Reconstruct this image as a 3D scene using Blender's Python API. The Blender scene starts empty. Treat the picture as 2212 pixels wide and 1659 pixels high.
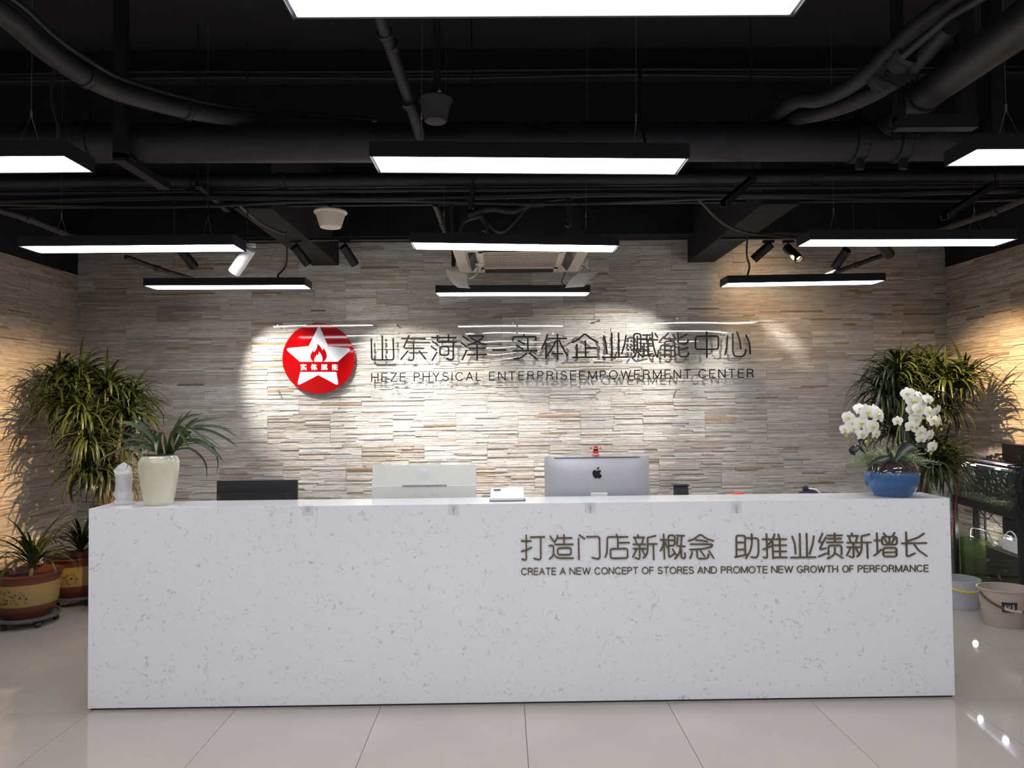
import bpy, bmesh, math, random
from mathutils import Vector, Matrix
PI = math.pi
scene = bpy.context.scene
C = scene.collection

# ------------------------------------------------------------------ camera
F, PITCH, YAW, ROLL, EYE = 1571.24, 0.0278, 0.0107, 0.0108, 1.6749
PW, PH = 2212.0, 1659.0
_fw = Vector((math.sin(YAW)*math.cos(PITCH), math.cos(YAW)*math.cos(PITCH), math.sin(PITCH)))
_r = Vector((math.cos(YAW), -math.sin(YAW), 0)); _u = _r.cross(_fw)
_c, _s = math.cos(ROLL), math.sin(ROLL)
CR = _c*_r - _s*_u; CU = _s*_r + _c*_u
CAM = Vector((0, 0, EYE))
cd = bpy.data.cameras.new('camera'); cam = bpy.data.objects.new('camera', cd); C.objects.link(cam)
cam.matrix_world = Matrix((( CR.x, CU.x, -_fw.x, 0), (CR.y, CU.y, -_fw.y, 0), (CR.z, CU.z, -_fw.z, EYE), (0, 0, 0, 1)))
cd.sensor_fit = 'HORIZONTAL'; cd.sensor_width = 36.0; cd.lens = F/PW*36.0; cd.clip_start = 0.05; cd.clip_end = 100
scene.camera = cam

def ray(px, py):
    return (_fw + CR*((px-PW/2)/F) - CU*((py-PH/2)/F))
def at(px, py, Y):
    d = ray(px, py); return CAM + d*(Y/d.y)
def atz(px, py, z):
    d = ray(px, py); return CAM + d*((z-EYE)/d.z)

# ------------------------------------------------------------------ world, exposure
w = bpy.data.worlds.new('world'); scene.world = w; w.use_nodes = True
w.node_tree.nodes['Background'].inputs[0].default_value = (0.80, 0.88, 1.0, 1)
w.node_tree.nodes['Background'].inputs[1].default_value = 1.1
vs = scene.view_settings
vs.view_transform = 'Standard'; vs.look = 'None'; vs.gamma = 1.0; vs.exposure = 0.0; vs.use_curve_mapping = False
LAMP_E = 20.0
SPOT_COOL, SPOT_WARM = (1.0, 0.95, 0.86), (1.0, 0.66, 0.33)

# ------------------------------------------------------------------ room numbers (metres)
WY = 7.0; XL = -4.09; XR = 4.31; REAR = -5.2; CEIL = 3.9
STONE_TOP_BACK = 3.25; STONE_TOP_SIDE = 2.957
DX0, DX1, DY0, DY1, DZ = -2.330, 2.5148, 4.1093, 4.3952, 1.1164
TX0, TY0, TS = -2.3067, 4.0818, 0.8

# ------------------------------------------------------------------ materials
def mat(name, col=(0.8, 0.8, 0.8), rough=0.5, metal=0.0, spec=0.5, bump=0.0, bscale=30.0, var=0.0, vscale=8.0, emit=None, es=0.0, coat=0.0, sub=0.0):
    m = bpy.data.materials.new(name); m.use_nodes = True
    nt = m.node_tree; b = nt.nodes['Principled BSDF']
    b.inputs['Base Color'].default_value = (*col, 1); b.inputs['Roughness'].default_value = rough
    b.inputs['Metallic'].default_value = metal; b.inputs['Specular IOR Level'].default_value = spec
    b.inputs['Coat Weight'].default_value = coat
    if emit: b.inputs['Emission Color'].default_value = (*emit, 1); b.inputs['Emission Strength'].default_value = es
    tc = nt.nodes.new('ShaderNodeTexCoord')
    if var > 0:
        n = nt.nodes.new('ShaderNodeTexNoise'); n.inputs['Scale'].default_value = vscale; n.inputs['Detail'].default_value = 4
        nt.links.new(tc.outputs['Object'], n.inputs['Vector'])
        r = nt.nodes.new('ShaderNodeValToRGB')
        r.color_ramp.elements[0].position = 0.3; r.color_ramp.elements[1].position = 0.7
        r.color_ramp.elements[0].color = (*[c*(1-var) for c in col], 1); r.color_ramp.elements[1].color = (*[min(1, c*(1+var)) for c in col], 1)
        nt.links.new(n.outputs['Fac'], r.inputs['Fac']); nt.links.new(r.outputs['Color'], b.inputs['Base Color'])
    if bump > 0:
        n2 = nt.nodes.new('ShaderNodeTexNoise'); n2.inputs['Scale'].default_value = bscale; n2.inputs['Detail'].default_value = 3
        nt.links.new(tc.outputs['Object'], n2.inputs['Vector'])
        bp = nt.nodes.new('ShaderNodeBump'); bp.inputs['Strength'].default_value = bump; bp.inputs['Distance'].default_value = 0.01
        nt.links.new(n2.outputs['Fac'], bp.inputs['Height']); nt.links.new(bp.outputs['Normal'], b.inputs['Normal'])
    return m
def N(nt, t, **kw):
    n = nt.nodes.new(t)
    for k, v in kw.items():
        if k.startswith('i_'): n.inputs[k[2:].replace('_', ' ')].default_value = v
        else: setattr(n, k, v)
    return n
def ramp(nt, fac, stops):
    r = nt.nodes.new('ShaderNodeValToRGB'); e = r.color_ramp.elements
    while len(e) < len(stops): e.new(0.5)
    for x, (p, c) in zip(e, stops): x.position = p; x.color = (*c, 1) if len(c) == 3 else c
    nt.links.new(fac, r.inputs['Fac']); return r.outputs['Color']
def glassy(name, tint=(1, 1, 1), rough=0.0, ior=1.45, wav=0.0, wscale=2.0, diffuse=0.0, dcol=(0.8, 0.8, 0.8)):
    # thin clear sheet: passes light straight through, mirrors by Fresnel
    m = bpy.data.materials.new(name); m.use_nodes = True; nt = m.node_tree; nt.nodes.clear()
    o = N(nt, 'ShaderNodeOutputMaterial'); t = N(nt, 'ShaderNodeBsdfTransparent'); t.inputs[0].default_value = (*tint, 1)
    g = N(nt, 'ShaderNodeBsdfGlossy'); g.inputs['Roughness'].default_value = rough
    fr = N(nt, 'ShaderNodeFresnel'); mx = N(nt, 'ShaderNodeMixShader'); L = nt.links.new
    ge = N(nt, 'ShaderNodeNewGeometry'); mr = N(nt, 'ShaderNodeMapRange'); mr.inputs['To Min'].default_value = ior; mr.inputs['To Max'].default_value = 1/ior
    L(ge.outputs['Backfacing'], mr.inputs['Value']); L(mr.outputs[0], fr.inputs['IOR'])   # same Fresnel on leaving the sheet as on entering it
    L(fr.outputs[0], mx.inputs[0]); L(t.outputs[0], mx.inputs[1]); L(g.outputs[0], mx.inputs[2])
    last = mx
    if wav > 0:
        tc = N(nt, 'ShaderNodeTexCoord'); n = N(nt, 'ShaderNodeTexNoise'); n.inputs['Scale'].default_value = wscale; n.inputs['Detail'].default_value = 0.5
        L(tc.outputs['Object'], n.inputs['Vector'])
        bp = N(nt, 'ShaderNodeBump'); bp.inputs['Strength'].default_value = wav; bp.inputs['Distance'].default_value = 0.02
        L(n.outputs['Fac'], bp.inputs['Height']); L(bp.outputs['Normal'], g.inputs['Normal'])
    if diffuse > 0:
        d = N(nt, 'ShaderNodeBsdfDiffuse'); d.inputs[0].default_value = (*dcol, 1)
        tl = N(nt, 'ShaderNodeBsdfTranslucent'); tl.inputs[0].default_value = (*dcol, 1)
        m0 = N(nt, 'ShaderNodeMixShader'); m0.inputs[0].default_value = 0.4
        L(d.outputs[0], m0.inputs[1]); L(tl.outputs[0], m0.inputs[2])
        m2 = N(nt, 'ShaderNodeMixShader'); m2.inputs[0].default_value = diffuse
        L(mx.outputs[0], m2.inputs[1]); L(m0.outputs[0], m2.inputs[2]); last = m2
    L(last.outputs[0], o.inputs[0]); return m

def stone_mat():
    m = bpy.data.materials.new('split_stone'); m.use_nodes = True; nt = m.node_tree; b = nt.nodes['Principled BSDF']; L = nt.links.new
    b.inputs['Roughness'].default_value = 0.85; b.inputs['Specular IOR Level'].default_value = 0.25
    at_ = N(nt, 'ShaderNodeAttribute', attribute_name='tint')
    geo = N(nt, 'ShaderNodeNewGeometry')
    mp = N(nt, 'ShaderNodeMapping'); mp.inputs['Scale'].default_value = (9, 9, 90); L(geo.outputs['Position'], mp.inputs['Vector'])
    n1 = N(nt, 'ShaderNodeTexNoise'); n1.inputs['Scale'].default_value = 1.0; n1.inputs['Detail'].default_value = 5; L(mp.outputs[0], n1.inputs['Vector'])
    c1 = ramp(nt, n1.outputs['Fac'], [(0.28, (0.72, 0.70, 0.68)), (0.5, (0.98, 0.97, 0.96)), (0.72, (1.15, 1.14, 1.12))])
    mx = N(nt, 'ShaderNodeMix', data_type='RGBA', blend_type='MULTIPLY'); mx.inputs['Factor'].default_value = 1.0
    L(at_.outputs['Color'], mx.inputs['A']); L(c1, mx.inputs['B'])
    L(mx.outputs['Result'], b.inputs['Base Color'])
    mp2 = N(nt, 'ShaderNodeMapping'); mp2.inputs['Scale'].default_value = (38, 38, 110); L(geo.outputs['Position'], mp2.inputs['Vector'])
    n2 = N(nt, 'ShaderNodeTexNoise'); n2.inputs['Scale'].default_value = 1.0; n2.inputs['Detail'].default_value = 6; n2.inputs['Roughness'].default_value = 0.65; L(mp2.outputs[0], n2.inputs['Vector'])
    bp = N(nt, 'ShaderNodeBump'); bp.inputs['Strength'].default_value = 0.9; bp.inputs['Distance'].default_value = 0.012
    L(n2.outputs['Fac'], bp.inputs['Height']); L(bp.outputs['Normal'], b.inputs['Normal'])
    return m
def quartz_mat():
    m = bpy.data.materials.new('white_quartz'); m.use_nodes = True; nt = m.node_tree; b = nt.nodes['Principled BSDF']; L = nt.links.new
    b.inputs['Roughness'].default_value = 0.10; b.inputs['Specular IOR Level'].default_value = 0.5
    tc = N(nt, 'ShaderNodeTexCoord')
    def line(scale, dist, width, mask_scale, mask_lo, seed, grey):
        mp = N(nt, 'ShaderNodeMapping'); mp.inputs['Location'].default_value = (seed, seed*2.1, seed*0.7); L(tc.outputs['Object'], mp.inputs['Vector'])
        n = N(nt, 'ShaderNodeTexNoise'); n.inputs['Scale'].default_value = scale; n.inputs['Detail'].default_value = 3; n.inputs['Distortion'].default_value = dist; L(mp.outputs[0], n.inputs['Vector'])
        s = N(nt, 'ShaderNodeMath', operation='SUBTRACT'); s.inputs[1].default_value = 0.5; L(n.outputs['Fac'], s.inputs[0])
        a = N(nt, 'ShaderNodeMath', operation='ABSOLUTE'); L(s.outputs[0], a.inputs[0])
        lt = N(nt, 'ShaderNodeMapRange'); lt.inputs['From Min'].default_value = 0.0; lt.inputs['From Max'].default_value = width; lt.inputs['To Min'].default_value = 1; lt.inputs['To Max'].default_value = 0; L(a.outputs[0], lt.inputs['Value'])
        k = N(nt, 'ShaderNodeTexNoise'); k.inputs['Scale'].default_value = mask_scale; k.inputs['Detail'].default_value = 2; L(mp.outputs[0], k.inputs['Vector'])
        km = N(nt, 'ShaderNodeMapRange'); km.inputs['From Min'].default_value = mask_lo; km.inputs['From Max'].default_value = mask_lo+0.06; L(k.outputs['Fac'], km.inputs['Value'])
        p = N(nt, 'ShaderNodeMath', operation='MULTIPLY'); L(lt.outputs[0], p.inputs[0]); L(km.outputs[0], p.inputs[1])
        q = N(nt, 'ShaderNodeMath', operation='MULTIPLY'); q.inputs[1].default_value = grey; L(p.outputs[0], q.inputs[0]); return q.outputs[0]
    l1 = line(11, 0.5, 0.011, 16, 0.57, 1.3, 0.75); l2 = line(22, 0.4, 0.022, 26, 0.58, 5.7, 0.6); l3 = line(6, 1.0, 0.007, 12, 0.58, 9.1, 0.75); l4 = line(13, 0.5, 0.06, 19, 0.66, 3.4, 0.6)
    a1 = N(nt, 'ShaderNodeMath', operation='MAXIMUM'); L(l1, a1.inputs[0]); L(l2, a1.inputs[1])
    a2 = N(nt, 'ShaderNodeMath', operation='MAXIMUM'); L(l3, a2.inputs[0]); L(l4, a2.inputs[1])
    a3 = N(nt, 'ShaderNodeMath', operation='MAXIMUM'); L(a1.outputs[0], a3.inputs[0]); L(a2.outputs[0], a3.inputs[1])
    mx = N(nt, 'ShaderNodeMix', data_type='RGBA'); mx.inputs['A'].default_value = (0.83, 0.845, 0.895, 1); mx.inputs['B'].default_value = (0.42, 0.42, 0.43, 1)
    L(a3.outputs[0], mx.inputs['Factor']); L(mx.outputs['Result'], b.inputs['Base Color'])
    return m

M = {}
M['stone'] = stone_mat(); M['quartz'] = quartz_mat()
M['mortar'] = mat('wall_backing', (0.16, 0.145, 0.13), 0.95)
M['black_paint'] = mat('black_ceiling_paint', (0.0065, 0.006, 0.010), 0.8, bump=0.25, bscale=40, var=0.25, vscale=5)
M['beam_paint'] = mat('black_beam_paint', (0.0065, 0.006, 0.008), 0.85, bump=0.3, bscale=30, var=0.3, vscale=6)
M['pipe_black'] = mat('black_painted_pipe', (0.0115, 0.011, 0.0165), 0.5, bump=0.2, bscale=25, var=0.3, vscale=7)
M['hose_black'] = mat('black_insulation', (0.021, 0.020, 0.023), 0.6, bump=0.5, bscale=18, var=0.3, vscale=9)
M['black_metal'] = mat('black_powder_coat', (0.012, 0.012, 0.016), 0.45)
M['black_gloss'] = mat('black_gloss', (0.004, 0.004, 0.006), 0.25)
M['tile'] = mat('porcelain_floor_tile', (0.45, 0.405, 0.375), 0.04, var=0.05, vscale=1.5, spec=0.5)
M['grout'] = mat('dark_grout', (0.10, 0.08, 0.07), 0.9)
M['white_paint'] = mat('white_wall_paint', (0.75, 0.74, 0.72), 0.8)
M['diffuser'] = mat('lamp_diffuser', (0.9, 0.9, 0.9), 0.6, emit=(0.985, 0.98, 1.0), es=LAMP_E)
M['steel'] = mat('brushed_steel', (0.55, 0.55, 0.56), 0.3, metal=1.0)
M['wire'] = mat('thin_steel_wire', (0.35, 0.35, 0.35), 0.4, metal=0.8)
M['sign_black'] = mat('black_acrylic_letter', (0.004, 0.004, 0.005), 0.35, spec=0.2)
M['sign_bronze'] = mat('olive_bronze_letter', (0.115, 0.088, 0.05), 0.45, metal=0.15)
M['sign_red'] = mat('red_gloss_acrylic', (0.30, 0.0008, 0.002), 0.04, spec=0.45)
M['sign_white'] = mat('white_vinyl', (0.62, 0.65, 0.70), 0.5)
M['sign_white_text'] = mat('white_print', (0.85, 0.85, 0.86), 0.5)
M['acrylic'] = glassy('clear_acrylic', (0.975, 0.98, 0.98), 0.0, 1.42, wav=0.26, wscale=1.7)
M['clear_plastic'] = glassy('clear_plastic', (0.985, 0.985, 0.99), 0.05, 1.32, diffuse=0.03)
M['film'] = glassy('plastic_film', (0.97, 0.97, 0.98), 0.15, 1.5, wav=1.0, wscale=90, diffuse=0.42, dcol=(0.98, 0.98, 0.99))
M['glass'] = glassy('tank_glass', (0.96, 0.985, 0.97), 0.0, 1.3)
M['cream'] = mat('cream_glazed_ceramic', (0.62, 0.585, 0.455), 0.06, coat=0.3, var=0.04, vscale=30)
M['soil'] = mat('dark_soil', (0.03, 0.02, 0.015), 0.95, bump=0.8, bscale=60)
M['black_plastic'] = mat('black_plastic', (0.012, 0.012, 0.013), 0.4)
M['leaf_dark'] = mat('cymbidium_leaf', (0.038, 0.058, 0.018), 0.42, var=0.35, vscale=6)
M['leaf_orchid'] = mat('waxy_dark_leaf', (0.018, 0.024, 0.02), 0.3)
def leaf_mat(name, c1, c2):
    m = bpy.data.materials.new(name); m.use_nodes = True; nt = m.node_tree; b = nt.nodes['Principled BSDF']
    oi = N(nt, 'ShaderNodeObjectInfo'); g = N(nt, 'ShaderNodeNewGeometry'); a = N(nt, 'ShaderNodeMath', operation='ADD')
    nt.links.new(oi.outputs['Random'], a.inputs[0]); nt.links.new(g.outputs['Random Per Island'], a.inputs[1])
    f = N(nt, 'ShaderNodeMath', operation='FRACT'); nt.links.new(a.outputs[0], f.inputs[0])
    nt.links.new(ramp(nt, f.outputs[0], [(0, c1), (0.6, tuple((x+y)/2*0.8 for x, y in zip(c1, c2))), (1, c2)]), b.inputs['Base Color'])
    b.inputs['Roughness'].default_value = 0.38; return m
M['leaf_dracaena'] = leaf_mat('dracaena_leaf', (0.017, 0.029, 0.009), (0.058, 0.076, 0.018))
M['leaf_fern'] = leaf_mat('fern_leaf', (0.19, 0.27, 0.12), (0.36, 0.44, 0.24))
M['bark'] = mat('dracaena_bark', (0.17, 0.12, 0.08), 0.9, bump=0.8, bscale=30, var=0.4, vscale=25)
M['stem'] = mat('green_stem', (0.17, 0.20, 0.06), 0.5)
M['petal'] = mat('white_petal', (0.84, 0.83, 0.78), 0.55, var=0.04, vscale=20)
M['petal_heart'] = mat('yellow_green_lip', (0.62, 0.58, 0.17), 0.5)
M['bud'] = mat('green_bud', (0.36, 0.40, 0.03), 0.4)
M['pink'] = mat('pink_bud', (0.62, 0.42, 0.36), 0.7)
M['terracotta'] = mat('brown_glazed_terracotta', (0.09, 0.025, 0.014), 0.4, var=0.15, vscale=10)
M['dolly'] = mat('grey_dolly_plastic', (0.11, 0.11, 0.12), 0.5)
M['alu'] = mat('silver_aluminium', (0.46, 0.46, 0.49), 0.42, metal=0.55)
M['offwhite'] = mat('off_white_plastic', (0.66, 0.66, 0.63), 0.5, var=0.03, vscale=10)
M['offwhite_relief'] = mat('off_white_relief', (0.60, 0.60, 0.58), 0.4)
M['white_plastic'] = mat('white_plastic', (0.80, 0.80, 0.82), 0.35)
M['aged_white'] = mat('aged_white_plastic', (0.70, 0.62, 0.52), 0.5)
M['grey_slot'] = mat('grey_slot', (0.06, 0.06, 0.065), 0.6)
M['red'] = mat('red_plastic', (0.55, 0.012, 0.015), 0.35)
M['orange'] = mat('orange_red', (0.85, 0.10, 0.02), 0.4)
M['gold'] = mat('gold_band', (0.85, 0.50, 0.05), 0.4)
M['pink_resin'] = mat('pink_resin', (0.75, 0.20, 0.26), 0.4)
M['navy'] = mat('navy_cloth', (0.025, 0.032, 0.06), 0.85, bump=0.5, bscale=80)
M['beige_plastic'] = mat('beige_bucket_plastic', (0.50, 0.44, 0.385), 0.35)
M['brown_plastic'] = mat('brown_handle', (0.085, 0.045, 0.032), 0.35)
M['yellow_plastic'] = mat('yellow_handle', (0.80, 0.56, 0.0), 0.35)
M['milky'] = glassy('milky_plastic', (0.92, 0.93, 0.96), 0.1, 1.3, diffuse=0.28, dcol=(0.92, 0.93, 0.98))
M['label_grey'] = mat('charcoal_label', (0.03, 0.03, 0.035), 0.5)
M['water'] = glassy('tank_water', (0.55, 0.62, 0.55), 0.0, 1.25)
M['algae'] = mat('green_algae', (0.10, 0.13, 0.02), 0.8, var=0.6, vscale=9, bump=0.5, bscale=50)
M['tank_back'] = mat('dark_tank_back', (0.02, 0.024, 0.022), 0.5, var=0.5, vscale=5)
M['gravel'] = leaf_mat('gravel_and_weed', (0.02, 0.11, 0.04), (0.45, 0.42, 0.16))
M['fish'] = mat('grey_fish', (0.30, 0.25, 0.24), 0.35, var=0.2, vscale=30)
M['fish_pink'] = mat('pink_fish', (0.62, 0.34, 0.28), 0.35)
M['led_violet'] = mat('violet_led_strip', (0.5, 0.4, 0.8), 0.4, emit=(0.52, 0.36, 1.0), es=1.6)
M['led_white'] = mat('white_led_strip', (0.9, 0.9, 1), 0.4, emit=(0.88, 0.82, 1.0), es=5.0)
M['spot_led'] = mat('lit_spot_led', (1, 0.9, 0.7), 0.4, emit=(1.0, 0.72, 0.38), es=14.0)
M['black_hair'] = mat('black_feathery_fibre', (0.010, 0.013, 0.014), 0.4)
M['printed'] = mat('printed_clear_sheet', (0.85, 0.85, 0.85), 0.3)
M['white_sheet'] = glassy('white_translucent_sheet', (0.9, 0.9, 0.9), 0.2, 1.3, diffuse=0.93, dcol=(0.90, 0.90, 0.92))
M['printed'] = glassy('clear_printed_sheet', (0.9, 0.9, 0.9), 0.1, 1.4, diffuse=0.75, dcol=(0.90, 0.90, 0.88))
M['grey_print'] = mat('grey_print', (0.10, 0.10, 0.10), 0.6)
M['red_cable'] = mat('red_cable', (0.50, 0.02, 0.03), 0.4)
M['grey_cable'] = mat('grey_hose', (0.22, 0.21, 0.20), 0.4)

# glazed bowl: blue with a brown-black run glaze at the shoulder
def bowl_mat():
    m = bpy.data.materials.new('blue_drip_glaze'); m.use_nodes = True; nt = m.node_tree; b = nt.nodes['Principled BSDF']; L = nt.links.new
    b.inputs['Roughness'].default_value = 0.06
    tc = N(nt, 'ShaderNodeTexCoord'); sp = N(nt, 'ShaderNodeSeparateXYZ'); L(tc.outputs['Object'], sp.inputs[0])
    at2 = N(nt, 'ShaderNodeMath', operation='ARCTAN2'); L(sp.outputs['Y'], at2.inputs[0]); L(sp.outputs['X'], at2.inputs[1])
    n = N(nt, 'ShaderNodeTexNoise', noise_dimensions='1D'); n.inputs['Scale'].default_value = 26; n.inputs['Detail'].default_value = 5; n.inputs['Roughness'].default_value = 0.8; L(at2.outputs[0], n.inputs['W'])
    n3 = N(nt, 'ShaderNodeTexNoise', noise_dimensions='1D'); n3.inputs['Scale'].default_value = 4; L(at2.outputs[0], n3.inputs['W'])
    mm = N(nt, 'ShaderNodeMath', operation='MULTIPLY_ADD'); mm.inputs[1].default_value = -0.085; mm.inputs[2].default_value = 0.205; L(n.outputs['Fac'], mm.inputs[0])
    m3 = N(nt, 'ShaderNodeMath', operation='MULTIPLY_ADD'); m3.inputs[1].default_value = -0.05; L(n3.outputs['Fac'], m3.inputs[0]); L(mm.outputs[0], m3.inputs[2])
    d = N(nt, 'ShaderNodeMath', operation='SUBTRACT'); L(sp.outputs['Z'], d.inputs[0]); L(m3.outputs[0], d.inputs[1])
    mr = N(nt, 'ShaderNodeMapRange'); mr.inputs['From Min'].default_value = -0.006; mr.inputs['From Max'].default_value = 0.004; L(d.outputs[0], mr.inputs['Value'])
    L(ramp(nt, mr.outputs[0], [(0.0, (0.032, 0.10, 0.26)), (0.5, (0.16, 0.27, 0.45)), (1.0, (0.045, 0.032, 0.036))]), b.inputs['Base Color'])
    return m
M['bowl'] = bowl_mat()
# pot: brown rim and foot, yellow band with an ink landscape
def pot_mat():
    m = bpy.data.materials.new('yellow_band_pot'); m.use_nodes = True; nt = m.node_tree; b = nt.nodes['Principled BSDF']; L = nt.links.new
    b.inputs['Roughness'].default_value = 0.35
    tc = N(nt, 'ShaderNodeTexCoord'); sp = N(nt, 'ShaderNodeSeparateXYZ'); L(tc.outputs['Object'], sp.inputs[0])
    z = sp.outputs['Z']
    n = N(nt, 'ShaderNodeTexNoise'); n.inputs['Scale'].default_value = 13; n.inputs['Detail'].default_value = 5; n.inputs['Distortion'].default_value = 1.5; L(tc.outputs['Object'], n.inputs['Vector'])
    s = N(nt, 'ShaderNodeMath', operation='SUBTRACT'); s.inputs[1].default_value = 0.5; L(n.outputs['Fac'], s.inputs[0])
    a = N(nt, 'ShaderNodeMath', operation='ABSOLUTE'); L(s.outputs[0], a.inputs[0])
    lt = N(nt, 'ShaderNodeMath', operation='LESS_THAN'); lt.inputs[1].default_value = 0.022; L(a.outputs[0], lt.inputs[0])
    def band(sock, lo, hi):
        g = N(nt, 'ShaderNodeMath', operation='GREATER_THAN'); g.inputs[1].default_value = lo; L(sock, g.inputs[0])
        l = N(nt, 'ShaderNodeMath', operation='LESS_THAN'); l.inputs[1].default_value = hi; L(sock, l.inputs[0])
        p = N(nt, 'ShaderNodeMath', operation='MULTIPLY'); L(g.outputs[0], p.inputs[0]); L(l.outputs[0], p.inputs[1]); return p.outputs[0]
    def mul(x, y):
        p = N(nt, 'ShaderNodeMath', operation='MULTIPLY'); L(x, p.inputs[0]); L(y, p.inputs[1]); return p.outputs[0]
    ink = mul(mul(lt.outputs[0], band(z, 0.125, 0.235)), mul(band(sp.outputs['X'], -0.14, 0.12), band(sp.outputs['Y'], -1, 0)))
    m1 = N(nt, 'ShaderNodeMix', data_type='RGBA'); m1.inputs['A'].default_value = (0.27, 0.19, 0.062, 1); m1.inputs['B'].default_value = (0.035, 0.03, 0.02, 1); L(ink, m1.inputs['Factor'])
    m2 = N(nt, 'ShaderNodeMix', data_type='RGBA'); m2.inputs['A'].default_value = (0.105, 0.027, 0.014, 1); L(band(z, 0.10, 0.265), m2.inputs['Factor']); L(m1.outputs['Result'], m2.inputs['B'])
    L(m2.outputs['Result'], b.inputs['Base Color']); return m
M['pot'] = pot_mat()

# ------------------------------------------------------------------ mesh helpers
class MB:
    def __init__(s): s.v = []; s.f = []; s.t = []
    def add(s, vs_, fs):
        o = len(s.v); s.v += [tuple(v) for v in vs_]; s.f += [tuple(i+o for i in f) for f in fs]; return s
    def box(s, x0, x1, y0, y1, z0, z1, bev=0.0, mtx=None):
        if bev <= 0:
            vs_ = [(x, y, z) for z in (z0, z1) for y in (y0, y1) for x in (x0, x1)]
            fs = [(0, 2, 3, 1), (4, 5, 7, 6), (0, 1, 5, 4), (2, 6, 7, 3), (0, 4, 6, 2), (1, 3, 7, 5)]
        else:
            bm = bmesh.new(); bmesh.ops.create_cube(bm, size=1)
            for v in bm.verts: v.co = Vector(((x0+x1)/2+v.co.x*(x1-x0), (y0+y1)/2+v.co.y*(y1-y0), (z0+z1)/2+v.co.z*(z1-z0)))
            bmesh.ops.bevel(bm, geom=list(bm.edges), offset=bev, segments=2, affect='EDGES', profile=0.5)
            bm.verts.ensure_lookup_table(); bm.verts.index_update()
            vs_ = [v.co.copy() for v in bm.verts]; fs = [tuple(v.index for v in f.verts) for f in bm.faces]; bm.free()
        if mtx: vs_ = [mtx @ Vector(v) for v in vs_]
        return s.add(vs_, fs)
    def tube(s, pts, r, n=10, caps=True, closed=False):
        pts = [Vector(p) for p in pts]; rs = r if isinstance(r, (list, tuple)) else [r]*len(pts)
        vs_ = []; fs = []; prev = None
        for i, p in enumerate(pts):
            if closed: t = (pts[(i+1) % len(pts)]-pts[i-1]).normalized()
            else: t = (pts[min(i+1, len(pts)-1)]-pts[max(i-1, 0)]).normalized()
            a = prev if prev is not None else (Vector((0, 0, 1)) if abs(t.z) < 0.9 else Vector((1, 0, 0)))
            a = (a-t*a.dot(t))
            if a.length < 1e-6: a = t.orthogonal()
            a.normalize(); prev = a; b = t.cross(a)
            for k in range(n):
                q = 2*PI*k/n; vs_.append(p+a*(math.cos(q)*rs[i])+b*(math.sin(q)*rs[i]))
        m = len(pts)
        for i in range(m if closed else m-1):
            for k in range(n):
                j = (i+1) % m
                fs.append((i*n+k, i*n+(k+1) % n, j*n+(k+1) % n, j*n+k))
        if caps and not closed: fs.append(tuple(range(n))[::-1]); fs.append(tuple((m-1)*n+k for k in range(n)))
        return s.add(vs_, fs)
    def lathe(s, prof, n=40, sx=1.0, sy=1.0, c=(0, 0, 0), mtx=None):
        vs_ = []; fs = []
        for r, z in prof:
            for k in range(n):
                q = 2*PI*k/n; vs_.append(Vector((c[0]+r*sx*math.cos(q), c[1]+r*sy*math.sin(q), c[2]+z)))
        for i in range(len(prof)-1):
            for k in range(n): fs.append((i*n+k, i*n+(k+1) % n, (i+1)*n+(k+1) % n, (i+1)*n+k))
        if prof[0][0] > 1e-5: fs.append(tuple(range(n))[::-1])
        if prof[-1][0] > 1e-5: fs.append(tuple((len(prof)-1)*n+k for k in range(n)))
        if mtx: vs_ = [mtx @ v for v in vs_]
        return s.add(vs_, fs)
    def poly(s, pts, n, depth):
        """closed outline pts (3D, coplanar), extruded by depth along n"""
        pts = [Vector(p) for p in pts]; n = Vector(n).normalized()*depth; m = len(pts)
        vs_ = pts+[p+n for p in pts]; fs = [tuple(range(m)), tuple(range(2*m-1, m-1, -1))]+[(i, i+m, (i+1) % m+m, (i+1) % m) for i in range(m)]
        return s.add(vs_, fs)
    def ball(s, c, r, n=10, m=6, sc=(1, 1, 1)):
        prof = [(max(1e-6, math.sin(PI*i/m)), -math.cos(PI*i/m)) for i in range(m+1)]
        vs_ = []; fs = []
        for a, z in prof:
            for k in range(n): q = 2*PI*k/n; vs_.append((c[0]+r*sc[0]*a*math.cos(q), c[1]+r*sc[1]*a*math.sin(q), c[2]+r*sc[2]*z))
        for i in range(m):
            for k in range(n): fs.append((i*n+k, i*n+(k+1) % n, (i+1)*n+(k+1) % n, (i+1)*n+k))
        return s.add(vs_, fs)
    def mesh(s, name, material, smooth=False, fix=True):
        me = bpy.data.meshes.new(name); me.from_pydata(s.v, [], s.f); me.materials.append(material)
        if fix:
            bm = bmesh.new(); bm.from_mesh(me); bmesh.ops.recalc_face_normals(bm, faces=bm.faces); bm.to_mesh(me); bm.free()
        if smooth:
            me.polygons.foreach_set('use_smooth', [True]*len(me.polygons))
            try: me.set_sharp_from_angle(angle=math.radians(40))
            except Exception: pass
        me.update(); return me
    def build(s, name, material, parent=None, smooth=False, label=None, kind=None, fix=True, loc=None):
        o = bpy.data.objects.new(name, s.mesh(name, material, smooth, fix)); C.objects.link(o)
        if parent: o.parent = parent
        if loc is not None: o.location = loc
        if label: o['label'] = label
        if kind: o['kind'] = kind
        return o
def thing(name, label, cat, loc=(0, 0, 0), rz=0.0, group=None):
    o = bpy.data.objects.new(name, None); C.objects.link(o); o.location = loc; o.rotation_euler = (0, 0, rz)
    o.empty_display_size = 0.1; o['label'] = label; o['category'] = cat
    if group: o['group'] = group
    return o
def tag(o, label, cat, group=None):
    o['label'] = label; o['category'] = cat
    if group: o['group'] = group
    return o
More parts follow.
